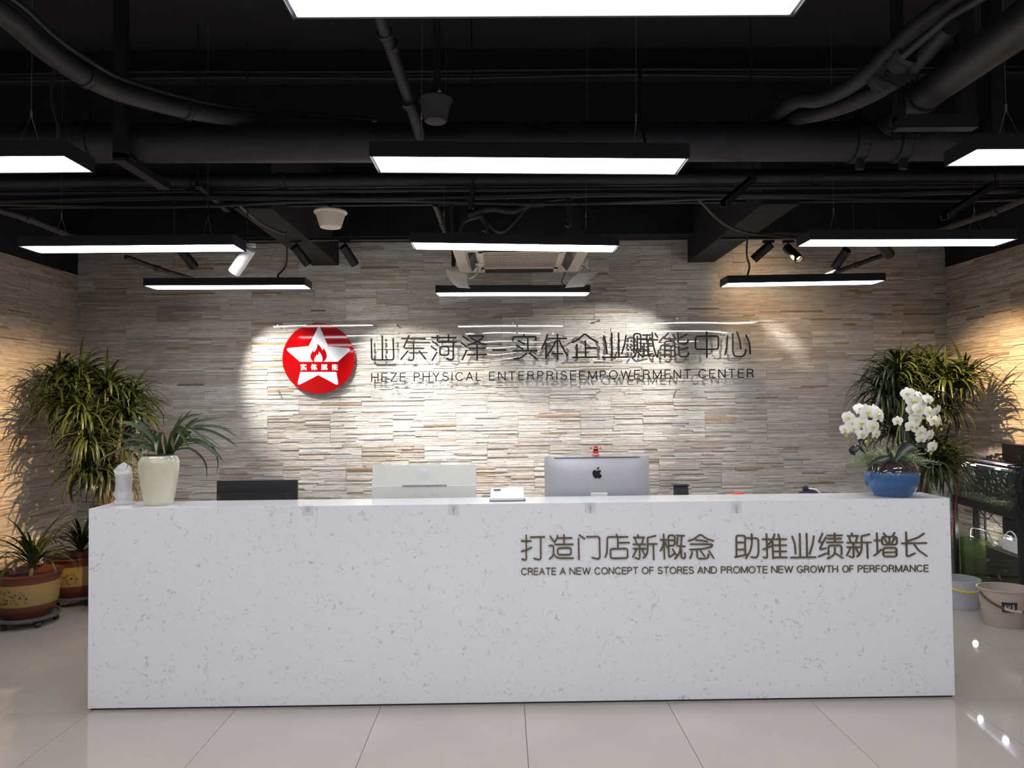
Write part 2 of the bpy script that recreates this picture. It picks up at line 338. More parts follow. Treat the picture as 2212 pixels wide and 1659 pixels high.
def inst(o, mesh_ob, parent, mtx, name=None):
    c = bpy.data.objects.new(name or mesh_ob.name, mesh_ob.data if hasattr(mesh_ob, 'data') else mesh_ob); C.objects.link(c)
    c.parent = parent; c.matrix_local = mtx; return c
def rot_to(d, up=Vector((0, 0, 1))):
    d = Vector(d).normalized(); return d.to_track_quat('Z', 'Y').to_matrix().to_4x4()
def catmull(pts, k=6, closed=False):
    pts = [Vector(p) for p in pts]; n = len(pts); out = []
    for i in range(n if closed else n-1):
        p1 = pts[i]; p2 = pts[(i+1) % n]
        p0 = pts[i-1] if (closed or i > 0) else p1*2-p2
        p3 = pts[(i+2) % n] if (closed or i < n-2) else p2*2-p1
        for j in range(k):
            t = j/k; out.append(0.5*((2*p1)+(-p0+p2)*t+(2*p0-5*p1+4*p2-p3)*t*t+(-p0+3*p1-3*p2+p3)*t*t*t))
    if not closed: out.append(pts[-1])
    return out
def fillet(pts, r, closed=False):
    pts = [Vector(p) for p in pts]; n = len(pts); out = []
    for i in range(n):
        if not closed and i in (0, n-1): out.append(pts[i]); continue
        a, b, c = pts[i-1], pts[i], pts[(i+1) % n]; u = a-b; v = c-b
        d = min(r, u.length*0.45, v.length*0.45)
        p, q = b+u.normalized()*d, b+v.normalized()*d
        for j in range(5): t = j/4; out.append(p*(1-t)**2+b*2*t*(1-t)+q*t*t)
    return out
def stroke2d(mb, pts, w, to3, nrm, depth, closed=False, r=None):
    """rounded pen stroke: pts in 2D units, w width in same units, to3 maps 2D->3D"""
    pts = fillet(pts, r if r else w*1.3, closed); h = w/2; n = len(pts); L = []; R = []
    for i, p in enumerate(pts):
        if closed: a = (pts[(i+1) % n]-p); b = (p-pts[i-1])
        else: a = pts[min(i+1, n-1)]-pts[min(i, n-2)]; b = pts[max(i, 1)]-pts[max(i-1, 0)]
        if a.length < 1e-9: a = b
        if b.length < 1e-9: b = a
        a = a.normalized(); b = b.normalized(); t = (a+b)
        t = t.normalized() if t.length > 1e-6 else a
        m = Vector((-t.y, t.x)); k = h/max(0.5, m.dot(Vector((-a.y, a.x)))); L.append(p+m*k); R.append(p-m*k)
    nv = Vector(nrm).normalized()*depth
    if closed:
        vs_ = [to3(q) for q in L]+[to3(q) for q in R]; vs_ += [v+nv for v in vs_]; fs = []
        for i in range(n):
            j = (i+1) % n
            fs += [(i, j, n+j, n+i), (2*n+i, 3*n+i, 3*n+j, 2*n+j), (i, 2*n+i, 2*n+j, j), (n+i, n+j, 3*n+j, 3*n+i)]
        mb.add(vs_, fs); return
    def cap(p, d):
        a0 = math.atan2(d.y, d.x); return [p+Vector((math.cos(a0+x), math.sin(a0+x)))*h for x in (PI/3, 0.0, -PI/3)]
    d1 = (pts[-1]-pts[-2]).normalized(); d0 = (pts[0]-pts[1]).normalized()
    # strips of quads plus end caps
    o = L+R; vs_ = [to3(q) for q in o]; base = len(o)
    ce = cap(pts[-1], d1); cs = cap(pts[0], d0); vs_ += [to3(q) for q in ce+cs]; m = len(vs_); vs_ += [v+nv for v in vs_]
    fs = []
    for i in range(n-1): fs += [(i, i+1, n+i+1, n+i), (m+i, m+n+i, m+n+i+1, m+i+1)]
    e = [n-1, base, base+1, base+2, 2*n-1]; s_ = [n, base+3, base+4, base+5, 0]
    for c in (e, s_): fs += [tuple(c), tuple(x+m for x in reversed(c))]
    ring = list(range(n))+[base, base+1, base+2]+list(range(2*n-1, n-1, -1))+[base+3, base+4, base+5]
    for i in range(len(ring)): a, b = ring[i], ring[(i+1) % len(ring)]; fs.append((a, a+m, b+m, b))
    mb.add(vs_, fs)
def V2(*a): return Vector((a[0], a[1]))
random.seed(11)

# ================================================================== SETTING
# floor
fl = MB().box(XL-0.3, XR+0.3, REAR, WY+0.3, -0.2, -0.0125).build('floor', M['grout']); fl['kind'] = 'structure'
tm = {}
for i in range(-4, 10):
    for j in range(-13, 5):
        x0, x1 = TX0+i*TS, TX0+(i+1)*TS; y0, y1 = TY0+j*TS, TY0+(j+1)*TS
        x0, x1 = max(x0, XL), min(x1, XR); y0, y1 = max(y0, REAR+0.01), min(y1, WY)
        if x1-x0 < 0.03 or y1-y0 < 0.03: continue
        g = 0.0013; key = (round(x1-x0, 3), round(y1-y0, 3))
        if key not in tm:
            w_, h_ = (x1-x0)/2-g, (y1-y0)/2-g
            tm[key] = MB().box(-w_, w_, -h_, h_, -0.012, 0.0, bev=0.0006).mesh('tile', M['tile'])
        o = bpy.data.objects.new('tile', tm[key]); C.objects.link(o); o.parent = fl; o.location = ((x0+x1)/2, (y0+y1)/2, 0)

# ceiling with beams
ce = MB().box(XL-0.3, XR+0.3, REAR, WY+0.3, CEIL, CEIL+0.2).build('ceiling', M['black_paint']); ce['kind'] = 'structure'
def beam(*a, m='beam_paint'): return MB().box(*a, bev=0.006).build('beam', M[m], ce)
beam(XL, XR, 4.63, 4.95, 3.36, CEIL)                                  # cross beam
beam(XL, XR, 4.50, 4.63, 3.74, CEIL)                                  # ledge on its front
beam(-1.84, -1.58, 4.95, WY, 3.03, CEIL)
beam(1.79, 2.05, 4.95, WY, 3.03, CEIL)
beam(XL, XR, 6.75, WY, STONE_TOP_BACK, CEIL, m='black_paint')
beam(XL, XR, 0.9, 1.3, 3.3, CEIL)
# walls
def wall(name, *a):
    o = MB().box(*a).build(name, M['mortar']); o['kind'] = 'structure'; return o
wb = wall('wall_back', XL-0.2, XR+0.2, WY, WY+0.2, 0, CEIL)
wl = wall('wall_left', XL-0.2, XL, REAR, WY, 0, CEIL)
wr = wall('wall_right', XR, XR+0.2, REAR, WY, 0, CEIL)
for o, bx in ((wl, (XL, XL+0.012, 2.4, WY, STONE_TOP_SIDE, CEIL)), (wr, (XR-0.012, XR, 2.4, WY, STONE_TOP_SIDE, CEIL)),):
    MB().box(*bx).build('upper_panel', M['black_paint'], o)
for o, bx in ((wl, (XL, XL+0.03, REAR, 2.4, 0, CEIL)), (wr, (XR-0.03, XR, REAR, 2.4, 0, CEIL))):
    MB().box(*bx).build('plaster', M['white_paint'], o)
# rear wall behind the viewpoint, with a wide window opening
rw = MB(); rw.box(XL, XR, REAR-0.2, REAR, 0, 0.9); rw.box(XL, XR, REAR-0.2, REAR, 2.7, CEIL)
rw.box(XL, -3.2, REAR-0.2, REAR, 0.9, 2.7); rw.box(3.3, XR, REAR-0.2, REAR, 0.9, 2.7); rw.box(-0.3, 0.4, REAR-0.2, REAR, 0.9, 2.7)
o = rw.build('wall_rear', M['white_paint']); o['kind'] = 'structure'
for k, (a, b) in enumerate(((-3.2, -0.3), (0.4, 3.3))):
    f = MB()
    for x in (a, (a+b)/2-0.03, b-0.06): f.box(x, x+0.06, REAR-0.14, REAR-0.06, 0.9, 2.7)
    for z in (0.9, 2.64): f.box(a, b, REAR-0.14, REAR-0.06, z, z+0.06)
    o = f.build('window_%d' % (k+1), M['black_metal']); o['kind'] = 'structure'
    MB().box(a+0.05, b-0.05, REAR-0.104, REAR-0.096, 0.95, 2.66).build('pane', M['glass'], o)

# split-face ledger stone: interlocking 600 x 150 panels of thin strips
PAL = [(0.60, 0.56, 0.525), (0.54, 0.50, 0.47), (0.66, 0.63, 0.60), (0.50, 0.44, 0.395), (0.62, 0.58, 0.54), (0.71, 0.70, 0.68), (0.58, 0.56, 0.545)]
OCH = [(0.42, 0.30, 0.17), (0.48, 0.36, 0.22), (0.33, 0.23, 0.15), (0.36, 0.27, 0.20)]
def stone_wall(parent, length, ztop, mapper, seed, xoff, facing, lit, tone=(1, 1, 1)):
    """mapper(u, d, z) -> world; u along the wall, d proud of it"""
    rnd = random.Random(seed); stones = []
    PWD, PHT = 0.6, 0.15; rows = int(math.ceil(ztop/PHT))
    for r in range(rows):
        z0 = ztop-(r+1)*PHT; shift = rnd.choice((0, 0.3, 0.15, 0.45))+xoff
        k0 = -2
        while True:
            a = k0*PWD+shift; k0 += 1
            if a >= length: break
            if a+PWD <= 0: continue
            n = rnd.choice((8, 9, 10, 11)); hs = [rnd.uniform(0.7, 1.4) for _ in range(n)]; sm = sum(hs); z = z0
            pt = rnd.choice(PAL); 
            for h in hs:
                h = h/sm*PHT; u = a; rem = PWD
                while rem > 0.001:
                    l = rnd.uniform(0.12, 0.42)
                    if rem-l < 0.1: l = rem
                    u0, u1 = max(u, 0), min(u+l, length)
                    if u1-u0 > 0.004 and z+h > 0.02:
                        q = rnd.random()
                        if q < 0.022: c = rnd.choice(OCH)
                        elif q < 0.60: c = pt
                        else: c = rnd.choice(PAL)
                        g = rnd.uniform(0.90, 1.09); c = tuple(x*g*q for x, q in zip(c, tone))
                        stones.append((u0, u1, max(z, 0.0), min(z+h, ztop), rnd.uniform(0.004, 0.017), rnd.uniform(-0.0025, 0.0025), c))
                    u += l; rem -= l
                z += h
    def geo(sts):
        vs_ = []; fs = []; cols = []
        for (u0, u1, z0, z1, d, tl, c) in sts:
            b = len(vs_); e = 0.0007; m = (u0+u1)/2; zz0, zz1 = z0+e, z1-e
            zr = zz0+(zz1-zz0)*0.55
            for (u, dd, z) in ((u0+e, 0.0, zz0), (u1-e, 0.0, zz0), (u1-e, 0.0, zz1), (u0+e, 0.0, zz1),
                               (u0+e, d-0.002, zz0), (u1-e, d-0.002+tl, zz0), (u1-e, d-0.0015+tl, zz1), (u0+e, d-0.0015, zz1),
                               (u0+e*2, d, zr), (u1-e*2, d+tl, zr)): vs_.append(mapper(u, dd, z))
            q = [(4, 5, 9, 8), (8, 9, 6, 7), (0, 1, 5, 4), (7, 6, 2, 3), (0, 4, 8, 7, 3), (1, 2, 6, 9, 5)]
            fs += [tuple(b+i for i in f) for f in q]; cols += [c]*6
        return vs_, fs, cols
    def mk(sts, name):
        vs_, fs, cols = geo(sts); me = bpy.data.meshes.new(name); me.from_pydata(vs_, [], fs); me.materials.append(M['stone'])
        ca = me.color_attributes.new('tint', 'FLOAT_COLOR', 'CORNER'); arr = []
        for p, c in zip(me.polygons, cols): arr += list((c[0], c[1], c[2], 1.0))*p.loop_total
        ca.data.foreach_set('color', arr); me.update()
        o = bpy.data.objects.new(name, me); C.objects.link(o); o.parent = parent; return o
    def score(s):
        u, z = (s[0]+s[1])/2, (s[2]+s[3])/2
        return (s[1]-s[0])*(s[3]-s[2])*lit(u, z)
    stones.sort(key=score, reverse=True)
    for s in stones[:300]: mk([s], 'stone')
    mk(stones[300:], 'stone')['kind'] = 'stuff'
def lit_back(u, z): return 1.0 if (1.9 < u < 6.9 and 1.15 < z < 3.1) else (0.0 if z < 1.1 else 0.6)
stone_wall(wb, XR-XL, STONE_TOP_BACK, lambda u, d, z: (XL+u, WY-d, z), 3, 0.02, None, lit_back)
stone_wall(wl, WY-2.4, STONE_TOP_SIDE, lambda u, d, z: (XL+d, WY-u, z), 5, 0.1, None, lambda u, z: (1.0+u if u < 1.15 and z > 0.4 else 0.0), (1.0, 0.93, 0.84))
stone_wall(wr, WY-2.4, STONE_TOP_SIDE, lambda u, d, z: (XR-d, WY-u, z), 8, 0.3, None, lambda u, z: (1.0+u if u < 1.15 and z > 0.9 else 0.0), (1.0, 0.93, 0.84))

# ================================================================== RECEPTION DESK
desk = thing('reception_desk', 'long white reception desk of grey-flecked quartz with bronze lettering', 'desk', (0, 0, 0))
T = 0.02
MB().box(DX0, DX1, DY0, DY0+T, 0.012, DZ, bev=0.0005).build('front_panel', M['quartz'], desk)
MB().box(DX0+0.01, DX1-0.01, DY0+0.012, DY0+0.03, 0.0, 0.014).build('plinth', M['black_metal'], desk, label='dark recessed strip under the desk front')
seam = at(1589, 1075, DY0).x
for a, b in ((DX0, seam-0.0006), (seam+0.0006, DX1)):
    MB().box(a, b, DY0+T, DY1, DZ-T+0.0005, DZ, bev=0.0004).build('counter_slab', M['quartz'], desk)
for a in (DX0, DX1-T): MB().box(a, a+T, DY0+T+0.001, DY1, 0.0, DZ-T, bev=0.0012).build('end_panel', M['quartz'], desk)
MB().box(DX0+T, DX1-T, DY1-0.02, DY1, 0.0, DZ-T).build('rear_panel', M['quartz'], desk)
MB().box(DX0+0.05, DX1-0.05, DY1+0.001, 5.0, 0.72, 0.75, bev=0.002).build('work_surface', M['white_plastic'], desk)
for x in (DX0+0.06, -0.8, 0.9, DX1-0.1): MB().box(x, x+0.03, DY1+0.02, 4.98, 0.0, 0.72).build('support_panel', M['white_plastic'], desk)

# ---------------------------------------------------------------- pen-stroke lettering
# (crop scale, crop origin x, y), then glyph strokes in crop units; closed strokes start with 'o'
CA = (7.9, 790, 700); CB = (6.9125, 1050, 700); CC = (7.3733, 1350, 700)
CD = (10.0545, 1120, 1140); CE_ = (10.0545, 1330, 1140); CF = (10.0545, 1580, 1135); CG = (10.0545, 1790, 1135)
XIN = [[(482,155),(505,205)],[(392,213),(625,210)],[(425,240),(455,330)],[(600,245),(575,330)],[(385,362),(650,360)],[(385,455),(655,455)],[(520,370),(525,660),(500,685),(430,655)],[(450,485),(375,640)],[(580,485),(635,600)],[(870,175),(700,215),(695,240),(700,500),(665,610),(600,662)],[(710,355),(902,353)],[(820,360),(830,695)]]
SHI = [[(565,155),(565,185)],[(403,245),(403,188),(750,188),(738,240)],[(480,245),(570,298)],[(455,318),(550,372)],[(622,215),(625,385)],[(405,403),(765,398)],[(605,430),(560,480),(490,512),(418,520)],[(640,430),(752,515)]]
TI = [[(918,158),(880,270),(832,365)],[(893,280),(893,515)],[(940,216),(1200,214)],[(1065,155),(1070,525)],[(1045,250),(1000,340),(915,470)],[(1090,240),(1130,330),(1215,472)],[(985,444),(1145,442)]]
FU = [[(142,455),(142,152),(252,152),(252,440)],[(198,195),(198,400),(170,480),(125,540)],[(212,450),(262,505)],[(285,175),(410,172)],[(275,245),(520,252)],[(435,135),(440,260),(465,400),(500,500),(520,532),(535,420)],[(480,150),(520,210)],[(370,270),(370,480)],[(375,348),(450,348)],[(305,310),(305,495)],[(275,515),(445,470)]]
NE = [[(692,140),(610,232),(770,240)],[(765,165),(812,240)],[(635,530),(635,275),(795,275),(795,520),(715,515)],[(640,350),(790,350)],[(640,415),(790,415)],[(845,140),(847,290),(870,312),(970,312),(1000,290),(1008,255)],[(990,165),(865,225)],[(858,350),(860,480),(885,520),(975,522),(1005,500),(1015,460)],[(1000,370),(870,420)]]
SIGN = [
 (CA, [[(95,250),(102,614),(478,612),(468,255)],[(282,205),(285,610)]]),
 (CA, [[(615,246),(1015,246)],[(740,198),(640,412),(990,413)],[(818,300),(818,590),(790,625),(730,612)],[(715,465),(600,602)],[(912,460),(1020,595)]]),
 (CA, [[(1128,234),(1540,232)],[(1224,195),(1226,290)],[(1413,190),(1413,295)],[(1245,310),(1545,310)],[(1495,320),(1495,590),(1460,612),(1385,588)],['o',(1268,385),(1415,385),(1415,532),(1268,532)],[(1140,298),(1225,350)],[(1118,383),(1205,442)],[(1212,490),(1132,620)]]),
 (CA, [[(1655,203),(1745,270)],[(1635,320),(1725,390)],[(1722,450),(1648,608)],[(1755,203),(2015,200),(1985,245),(1890,310),(1745,360)],[(1800,235),(1900,305),(2060,352)],[(1765,415),(2040,410)],[(1740,525),(2060,520)],[(1900,335),(1902,612)]]),
 (CB, [[(100,388),(290,388)]]),
 (CB, SHI), (CB, TI),
 (CB, [[(1290,275),(1370,235),(1475,140),(1570,220),(1660,268)],[(1483,250),(1487,490)],[(1495,355),(1648,355)],[(1356,305),(1356,490)],[(1292,500),(1657,493)]]),
 (CB, [[(1758,178),(1790,290),(1805,440)],[(1875,135),(1880,490)],[(1978,135),(1985,490)],[(2090,175),(2070,300),(2027,440)],[(1735,498),(2115,492)]]),
 (CC, FU), (CC, NE),
 (CC, [['o',(1125,195),(1490,192),(1490,400),(1125,402)],[(1303,128),(1306,530)]]),
 (CC, [[(1637,185),(1625,350),(1597,485)],[(1720,155),(1720,450),(1750,515),(1870,515),(1915,480),(1925,410)],[(1785,130),(1830,250),(1848,395)],[(1930,180),(1985,300),(1997,475)]]),
]
DESK = [
 (CD, [[(168,165),(172,680),(150,705),(75,685)],[(65,290),(272,290)],[(65,518),(180,485),(285,430)],[(262,206),(568,200)],[(482,210),(487,660),(455,700),(338,668)]]),
 (CD, [[(690,185),(765,295)],[(852,170),(840,230),(785,318)],[(860,225),(1158,223)],[(988,155),(992,350)],[(795,365),(1185,362)],['o',(850,442),(1140,437),(1145,585),(855,590)],[(668,392),(762,385),(762,580),(735,630),(678,680)],[(768,580),(810,630),(880,665),(1195,663)]]),
 (CD, [[(1325,158),(1437,242)],[(1305,235),(1315,690)],[(1482,198),(1760,192),(1770,650),(1740,680),(1690,675),(1605,650)]]),
 (CD, [[(2130,145),(2148,190)],[(2158,210),(2162,440)],[(1885,645),(1920,560),(1930,400),(1930,200),(2375,200)],[(2170,327),(2410,325)],['o',(2000,460),(2370,452),(2375,660),(2005,668)]]),
 (CE_, XIN),
 (CE_, [[(1045,145),(1062,680)],[(975,265),(1130,265)],[(1045,300),(1020,420),(975,505)],[(1075,310),(1118,430)],[(1280,565),(1160,655),(1145,165),(1285,165),(1285,390),(1165,388)],[(1160,272),(1280,272)],[(1240,465),(1320,590)],[(1320,170),(1495,175)],[(1350,215),(1330,400),(1510,407)],[(1435,190),(1425,400),(1380,570),(1290,680)],[(1430,480),(1430,640),(1450,665),(1500,665),(1515,640),(1508,550)]]),
 (CE_, [[(1585,288),(1700,250),(1850,140),(1980,240),(2130,285)],[(1750,268),(1880,278),(1995,302)],[(1630,358),(2080,358),(2110,375),(2080,420),(1900,460),(1615,475)],[(1665,520),(1655,590),(1615,670)],[(1770,510),(1775,640),(1800,672),(1980,672),(2015,640),(2018,575)],[(1850,500),(1940,625)],[(2035,510),(2135,665)]]),
 (CF, [[(115,660),(110,220),(302,220),(308,620)],[(115,372),(300,372)],[(115,525),(300,525)],[(80,692),(360,632)],[(445,185),(450,400),(420,550),(320,722)],[(320,275),(590,280),(595,600),(565,690),(520,702),(440,688)]]),
 (CF, [[(768,188),(785,690),(765,712),(700,692)],[(680,302),(870,302)],[(690,525),(800,480),(890,440)],[(945,190),(900,310),(815,415)],[(1025,195),(1055,290)],[(910,300),(1200,300)],[(900,330),(912,720)],[(920,432),(1200,430)],[(925,565),(1198,563)],[(915,697),(1212,695)],[(1055,300),(1065,680)]]),
 (CF, [[(1325,240),(1385,400),(1400,618)],[(1490,180),(1502,680)],[(1638,180),(1652,680)],[(1798,235),(1770,420),(1705,620)],[(1295,702),(1840,690)]]),
 (CF, [[(1985,178),(1895,372),(2000,365)],[(2058,258),(1915,530),(2060,495)],[(1900,678),(2070,605)],[(2085,218),(2410,216)],[(2100,290),(2390,288)],[(2075,370),(2430,366)],[(2250,170),(2255,360)],[(2118,640),(2115,437),(2398,435),(2400,640)],[(2255,485),(2255,590),(2215,660),(2095,722)],[(2275,610),(2430,712)]]),
 (CG, [[(x+27, y+16) for x, y in s] for s in XIN]),
 (CG, [[(1055,170),(1070,600)],[(1000,325),(1150,325)],[(1003,655),(1080,600),(1150,525)],['o',(1165,245),(1490,245),(1492,418),(1170,420)],[(1205,170),(1260,240)],[(1440,160),(1390,240)],[(1328,250),(1330,410)],[(1220,290),(1285,385)],[(1440,285),(1385,380)],['o',(1195,490),(1485,490),(1488,675),(1200,678)],[(1210,588),(1480,580)]]),
 (CG, [[(1690,148),(1705,688),(1885,605)],[(2080,175),(1950,265),(1740,335)],[(1600,390),(2130,382)],[(1860,400),(1960,540),(2140,665)]]),
]
def draw_char(crop, strokes, Y, wpx, material, parent, depth):
    sc, ox, oy = crop; mb = MB()
    for i, s in enumerate(strokes):
        cl = s[0] == 'o'; pts = [V2(p[0]/sc+ox, p[1]/sc+oy) for p in (s[1:] if cl else s)]
        yy = Y-0.00006*i
        q3 = []
        ps = [at(p.x, p.y, yy) for p in pts]
        stroke2d(mb, [V2(p.x, p.z) for p in ps], wpx*Y/F, lambda q, yy=yy: Vector((q.x, yy, q.y)), (0, 1, 0), depth, cl, r=wpx*Y/F*1.6)
    return mb.build('character', material, parent)
def arc(cx, cy, rx, ry, a0, a1, n=9):
    return [(cx+rx*math.cos(math.radians(a0+(a1-a0)*i/(n-1))), cy+ry*math.sin(math.radians(a0+(a1-a0)*i/(n-1)))) for i in range(n)]
LET = {  # y up, cap height 1
 'A': (0.70, [[(0, 0), (0.35, 1), (0.70, 0)], [(0.12, 0.34), (0.58, 0.34)]]),
 'C': (0.74, [arc(0.40, 0.5, 0.40, 0.5, 40, 320, 16)]),
 'D': (0.68, [[(0, 0), (0, 1)], [(0, 1), (0.25, 1)]+arc(0.28, 0.5, 0.40, 0.5, 90, -90, 9)+[(0, 0)]]),
 'E': (0.54, [[(0.54, 1), (0, 1), (0, 0), (0.54, 0)], [(0, 0.52), (0.5, 0.52)]]),
 'F': (0.50, [[(0.5, 1), (0, 1), (0, 0)], [(0, 0.5), (0.45, 0.5)]]),
 'G': (0.78, [arc(0.40, 0.5, 0.40, 0.5, 45, 330, 16)+[(0.76, 0.44), (0.42, 0.44)]]),
 'H': (0.66, [[(0, 0), (0, 1)], [(0.66, 0), (0.66, 1)], [(0, 0.52), (0.66, 0.52)]]),
 'I': (0.02, [[(0.01, 0), (0.01, 1)]]),
 'L': (0.48, [[(0, 1), (0, 0), (0.48, 0)]]),
 'M': (0.80, [[(0, 0), (0, 1), (0.40, 0.05), (0.80, 1), (0.80, 0)]]),
 'N': (0.66, [[(0, 0), (0, 1), (0.66, 0), (0.66, 1)]]),
 'O': (0.80, [['o']+arc(0.40, 0.5, 0.40, 0.5, 0, 340, 18)]),
 'P': (0.56, [[(0, 0), (0, 1)], [(0, 1), (0.28, 1)]+arc(0.30, 0.745, 0.26, 0.255, 90, -90, 8)+[(0, 0.49)]]),
 'R': (0.62, [[(0, 0), (0, 1)], [(0, 1), (0.30, 1)]+arc(0.32, 0.755, 0.26, 0.245, 90, -90, 8)+[(0, 0.51)], [(0.30, 0.51), (0.48, 0.48), (0.55, 0.3), (0.62, 0)]]),
 'S': (0.60, [arc(0.30, 0.755, 0.27, 0.245, 25, 270, 12)+arc(0.30, 0.26, 0.30, 0.26, 88, -160, 12)]),
 'T': (0.62, [[(0, 1), (0.62, 1)], [(0.31, 1), (0.31, 0)]]),
 'W': (0.98, [[(0, 1), (0.24, 0), (0.49, 0.95), (0.74, 0), (0.98, 1)]]),
 'Y': (0.66, [[(0, 1), (0.33, 0.46), (0.66, 1)], [(0.33, 0.46), (0.33, 0)]]),
 'Z': (0.58, [[(0, 1), (0.58, 1), (0, 0), (0.58, 0)]]),
}
def draw_word(word, xa, xb, ya, yb, xall, hpx, Y, wpx, material, parent, depth, gap):
    """letters between pixel columns xa..xb, baseline interpolated along the line xall"""
    h = hpx; tot = sum(LET[c][0] for c in word)*1.0+gap*(len(word)-1); w = wpx
    sx = (xb-xa-w)/tot; x = xa+w/2
    for c in word:
        wd, st = LET[c]; mb = MB()
        for i, s in enumerate(st):
            cl = s[0] == 'o'; p2 = s[1:] if cl else s; yy = Y-0.00005*i; q = []
            for (u, v) in p2:
                px = x+u*sx; base = ya+(yb-ya)*(px-xall[0])/(xall[1]-xall[0])-w/2
                p = at(px, base-v*(h-w), yy); q.append(V2(p.x, p.z))
            curved = len(p2) > 6
            stroke2d(mb, q, w*Y/F, lambda a, yy=yy: Vector((a.x, yy, a.y)), (0, 1, 0), depth, cl, r=w*Y/F*(0.2 if curved else 0.25))
        mb.build('letter', material, parent); x += (wd+gap)*sx

for crop, st in DESK: draw_char(crop, st, DY0-0.008, 3.1, M['sign_bronze'], desk, 0.008)
for wd, a, b in (('CREATE',1125.6,1201.6),('A',1209.2,1222.6),('NEW',1230.2,1276.2),('CONCEPT',1284,1378.9),('OF',1386.5,1412.5),('STORES',1420.7,1499.3),('AND',1506.5,1549.2),('PROMOTE',1557.5,1658.7),('NEW',1666.3,1713.6),('GROWTH',1721.7,1810.7),('OF',1820,1844.3),('PERFORMANCE',1853.4,2006.6)):
    draw_word(wd, a, b, 1242.6, 1235.6, (1125, 2006), 15.8, DY0-0.005, 1.9, M['sign_bronze'], desk, 0.005, 0.22)

# adhesive hooks on the desk front
for k, (px, py, lb) in enumerate(((665, 1102, 'clear square adhesive pad below the black monitor, its hook folded up'), (980, 1100, 'clear square adhesive hook with worn pad below the off-white monitor'), (1275, 1096, 'clear square adhesive hook below the silver computer'), (1590, 1096, 'clear square adhesive hook above the bronze lettering near the counter seam'))):
    p = at(px, py, DY0); t = thing('adhesive_hook', lb, 'hook', (p.x, DY0, p.z), group='clear adhesive hooks on the desk front')
    MB().box(-0.032, 0.032, -0.0022, -0.0002, -0.032, 0.032, bev=0.0008).build('pad', M['clear_plastic'], t)
    mt = Matrix.Translation((0, -0.002, 0.006)) @ Matrix.Rotation(PI/2, 4, 'X')
    MB().lathe([(0.0155, 0), (0.0155, 0.002), (0.010, 0.0065), (0.005, 0.008), (0.001, 0.008)], 20, mtx=mt).build('disc', M['clear_plastic'], t, smooth=True)
    hk = [(0, -0.009, 0.004), (0, -0.012, -0.004), (0, -0.012, -0.022), (0, -0.018, -0.027), (0, -0.023, -0.022)] if k else [(0, -0.009, 0.006), (0, -0.012, 0.0), (0, -0.014, -0.005), (0, -0.017, -0.004)]
    MB().tube(catmull(hk, 4), 0.0023, 8).build('hook', M['wire'], t, smooth=True)

# ================================================================== WALL SIGN
SY = WY-0.062
sign = thing('wall_sign', 'clear acrylic wall sign with red star emblem and black lettering on the stone wall', 'sign', (0, 0, 0))
def rect_px(x0, y0, x1, y1, Y):
    a = at(x0, y0, Y); b = at(x1, y1, Y); return a.x, b.x, b.z, a.z
for x0, x1, y0, y1 in ((590, 1117.5, 692, 860), (1118.5, 1652, 686, 856)):
    a, b, z0, z1 = rect_px(x0, y0, x1, y1, SY)
    MB().box(a, b, SY, SY+0.005, z0, z1, bev=0.0008).build('acrylic_panel', M['acrylic'], sign)
for px, py in ((600, 703), (855, 701), (1108, 699), (1296, 691), (1462.6, 688), (1639, 684.5), (600, 846), (857, 843), (1110, 841), (1296.6, 845), (1463, 844), (1640, 842)):
    p = at(px, py, SY)
    mt = Matrix.Translation((p.x, SY-0.004, p.z)) @ Matrix.Rotation(-PI/2, 4, 'X')
    MB().lathe([(0.007, -0.003), (0.008, 0.0), (0.008, 0.004), (0.0055, 0.005), (0.0055, 0.05)], 14, mtx=mt).build('standoff', M['steel'], sign, smooth=True)
for crop, st in SIGN: draw_char(crop, st, SY-0.006, 3.55, M['sign_black'], sign, 0.006)
for wd, a, b in (('HEZE',801.7,877),('PHYSICAL',893.8,1040),('ENTERPRISEEMPOWERMENT',1056.5,1492.4),('CENTER',1508.9,1628.5)):
    draw_word(wd, a, b, 825.2, 815.9, (801, 1628), 19.6, SY-0.006, 2.15, M['sign_black'], sign, 0.006, 0.40)
# emblem
HS, HX, HY = 9.76, 600, 690
def em(p, Y): q = at(p[0]/HS+HX, p[1]/HS+HY, Y); return q
c0 = em((859, 819), SY-0.004); R0 = 77.6*SY/F
circ = [Vector((c0.x+R0*math.cos(2*PI*k/72), SY-0.004, c0.z+R0*0.98*math.sin(2*PI*k/72))) for k in range(72)]
disc = MB().poly(circ, (0, 1, 0), 0.004).build('emblem_disc', M['sign_red'], sign, label='round red emblem disc with a white star')
def em_poly(pts, Y, r=None, smooth=False, radii=None):
    ps = [em(p, Y) for p in pts]; q = [V2(p.x, p.z) for p in ps]
    if smooth: q = catmull(q, 4, True)
    elif radii:
        n = len(q); out = []
        for i in range(n):
            rr = radii[i]*SY/F
            if rr <= 0: out.append(q[i]); continue
            u = q[i-1]-q[i]; v = q[(i+1) % n]-q[i]; d = min(rr, u.length*.45, v.length*.45); a = q[i]+u.normalized()*d; b = q[i]+v.normalized()*d
            for j in range(6): t = j/5; out.append(a*(1-t)**2+q[i]*2*t*(1-t)+b*t*t)
        q = out
    return [Vector((p.x, Y, p.y)) for p in q]
YS = SY-0.0055
MB().poly(em_poly([(870, 115), (1062, 563), (1570, 612), (1265, 892), (465, 892), (145, 610), (655, 563)], YS, radii=[7, 0, 11, 0, 0, 11, 0]), (0, 1, 0), 0.0012).build('star_top', M['sign_white'], disc)
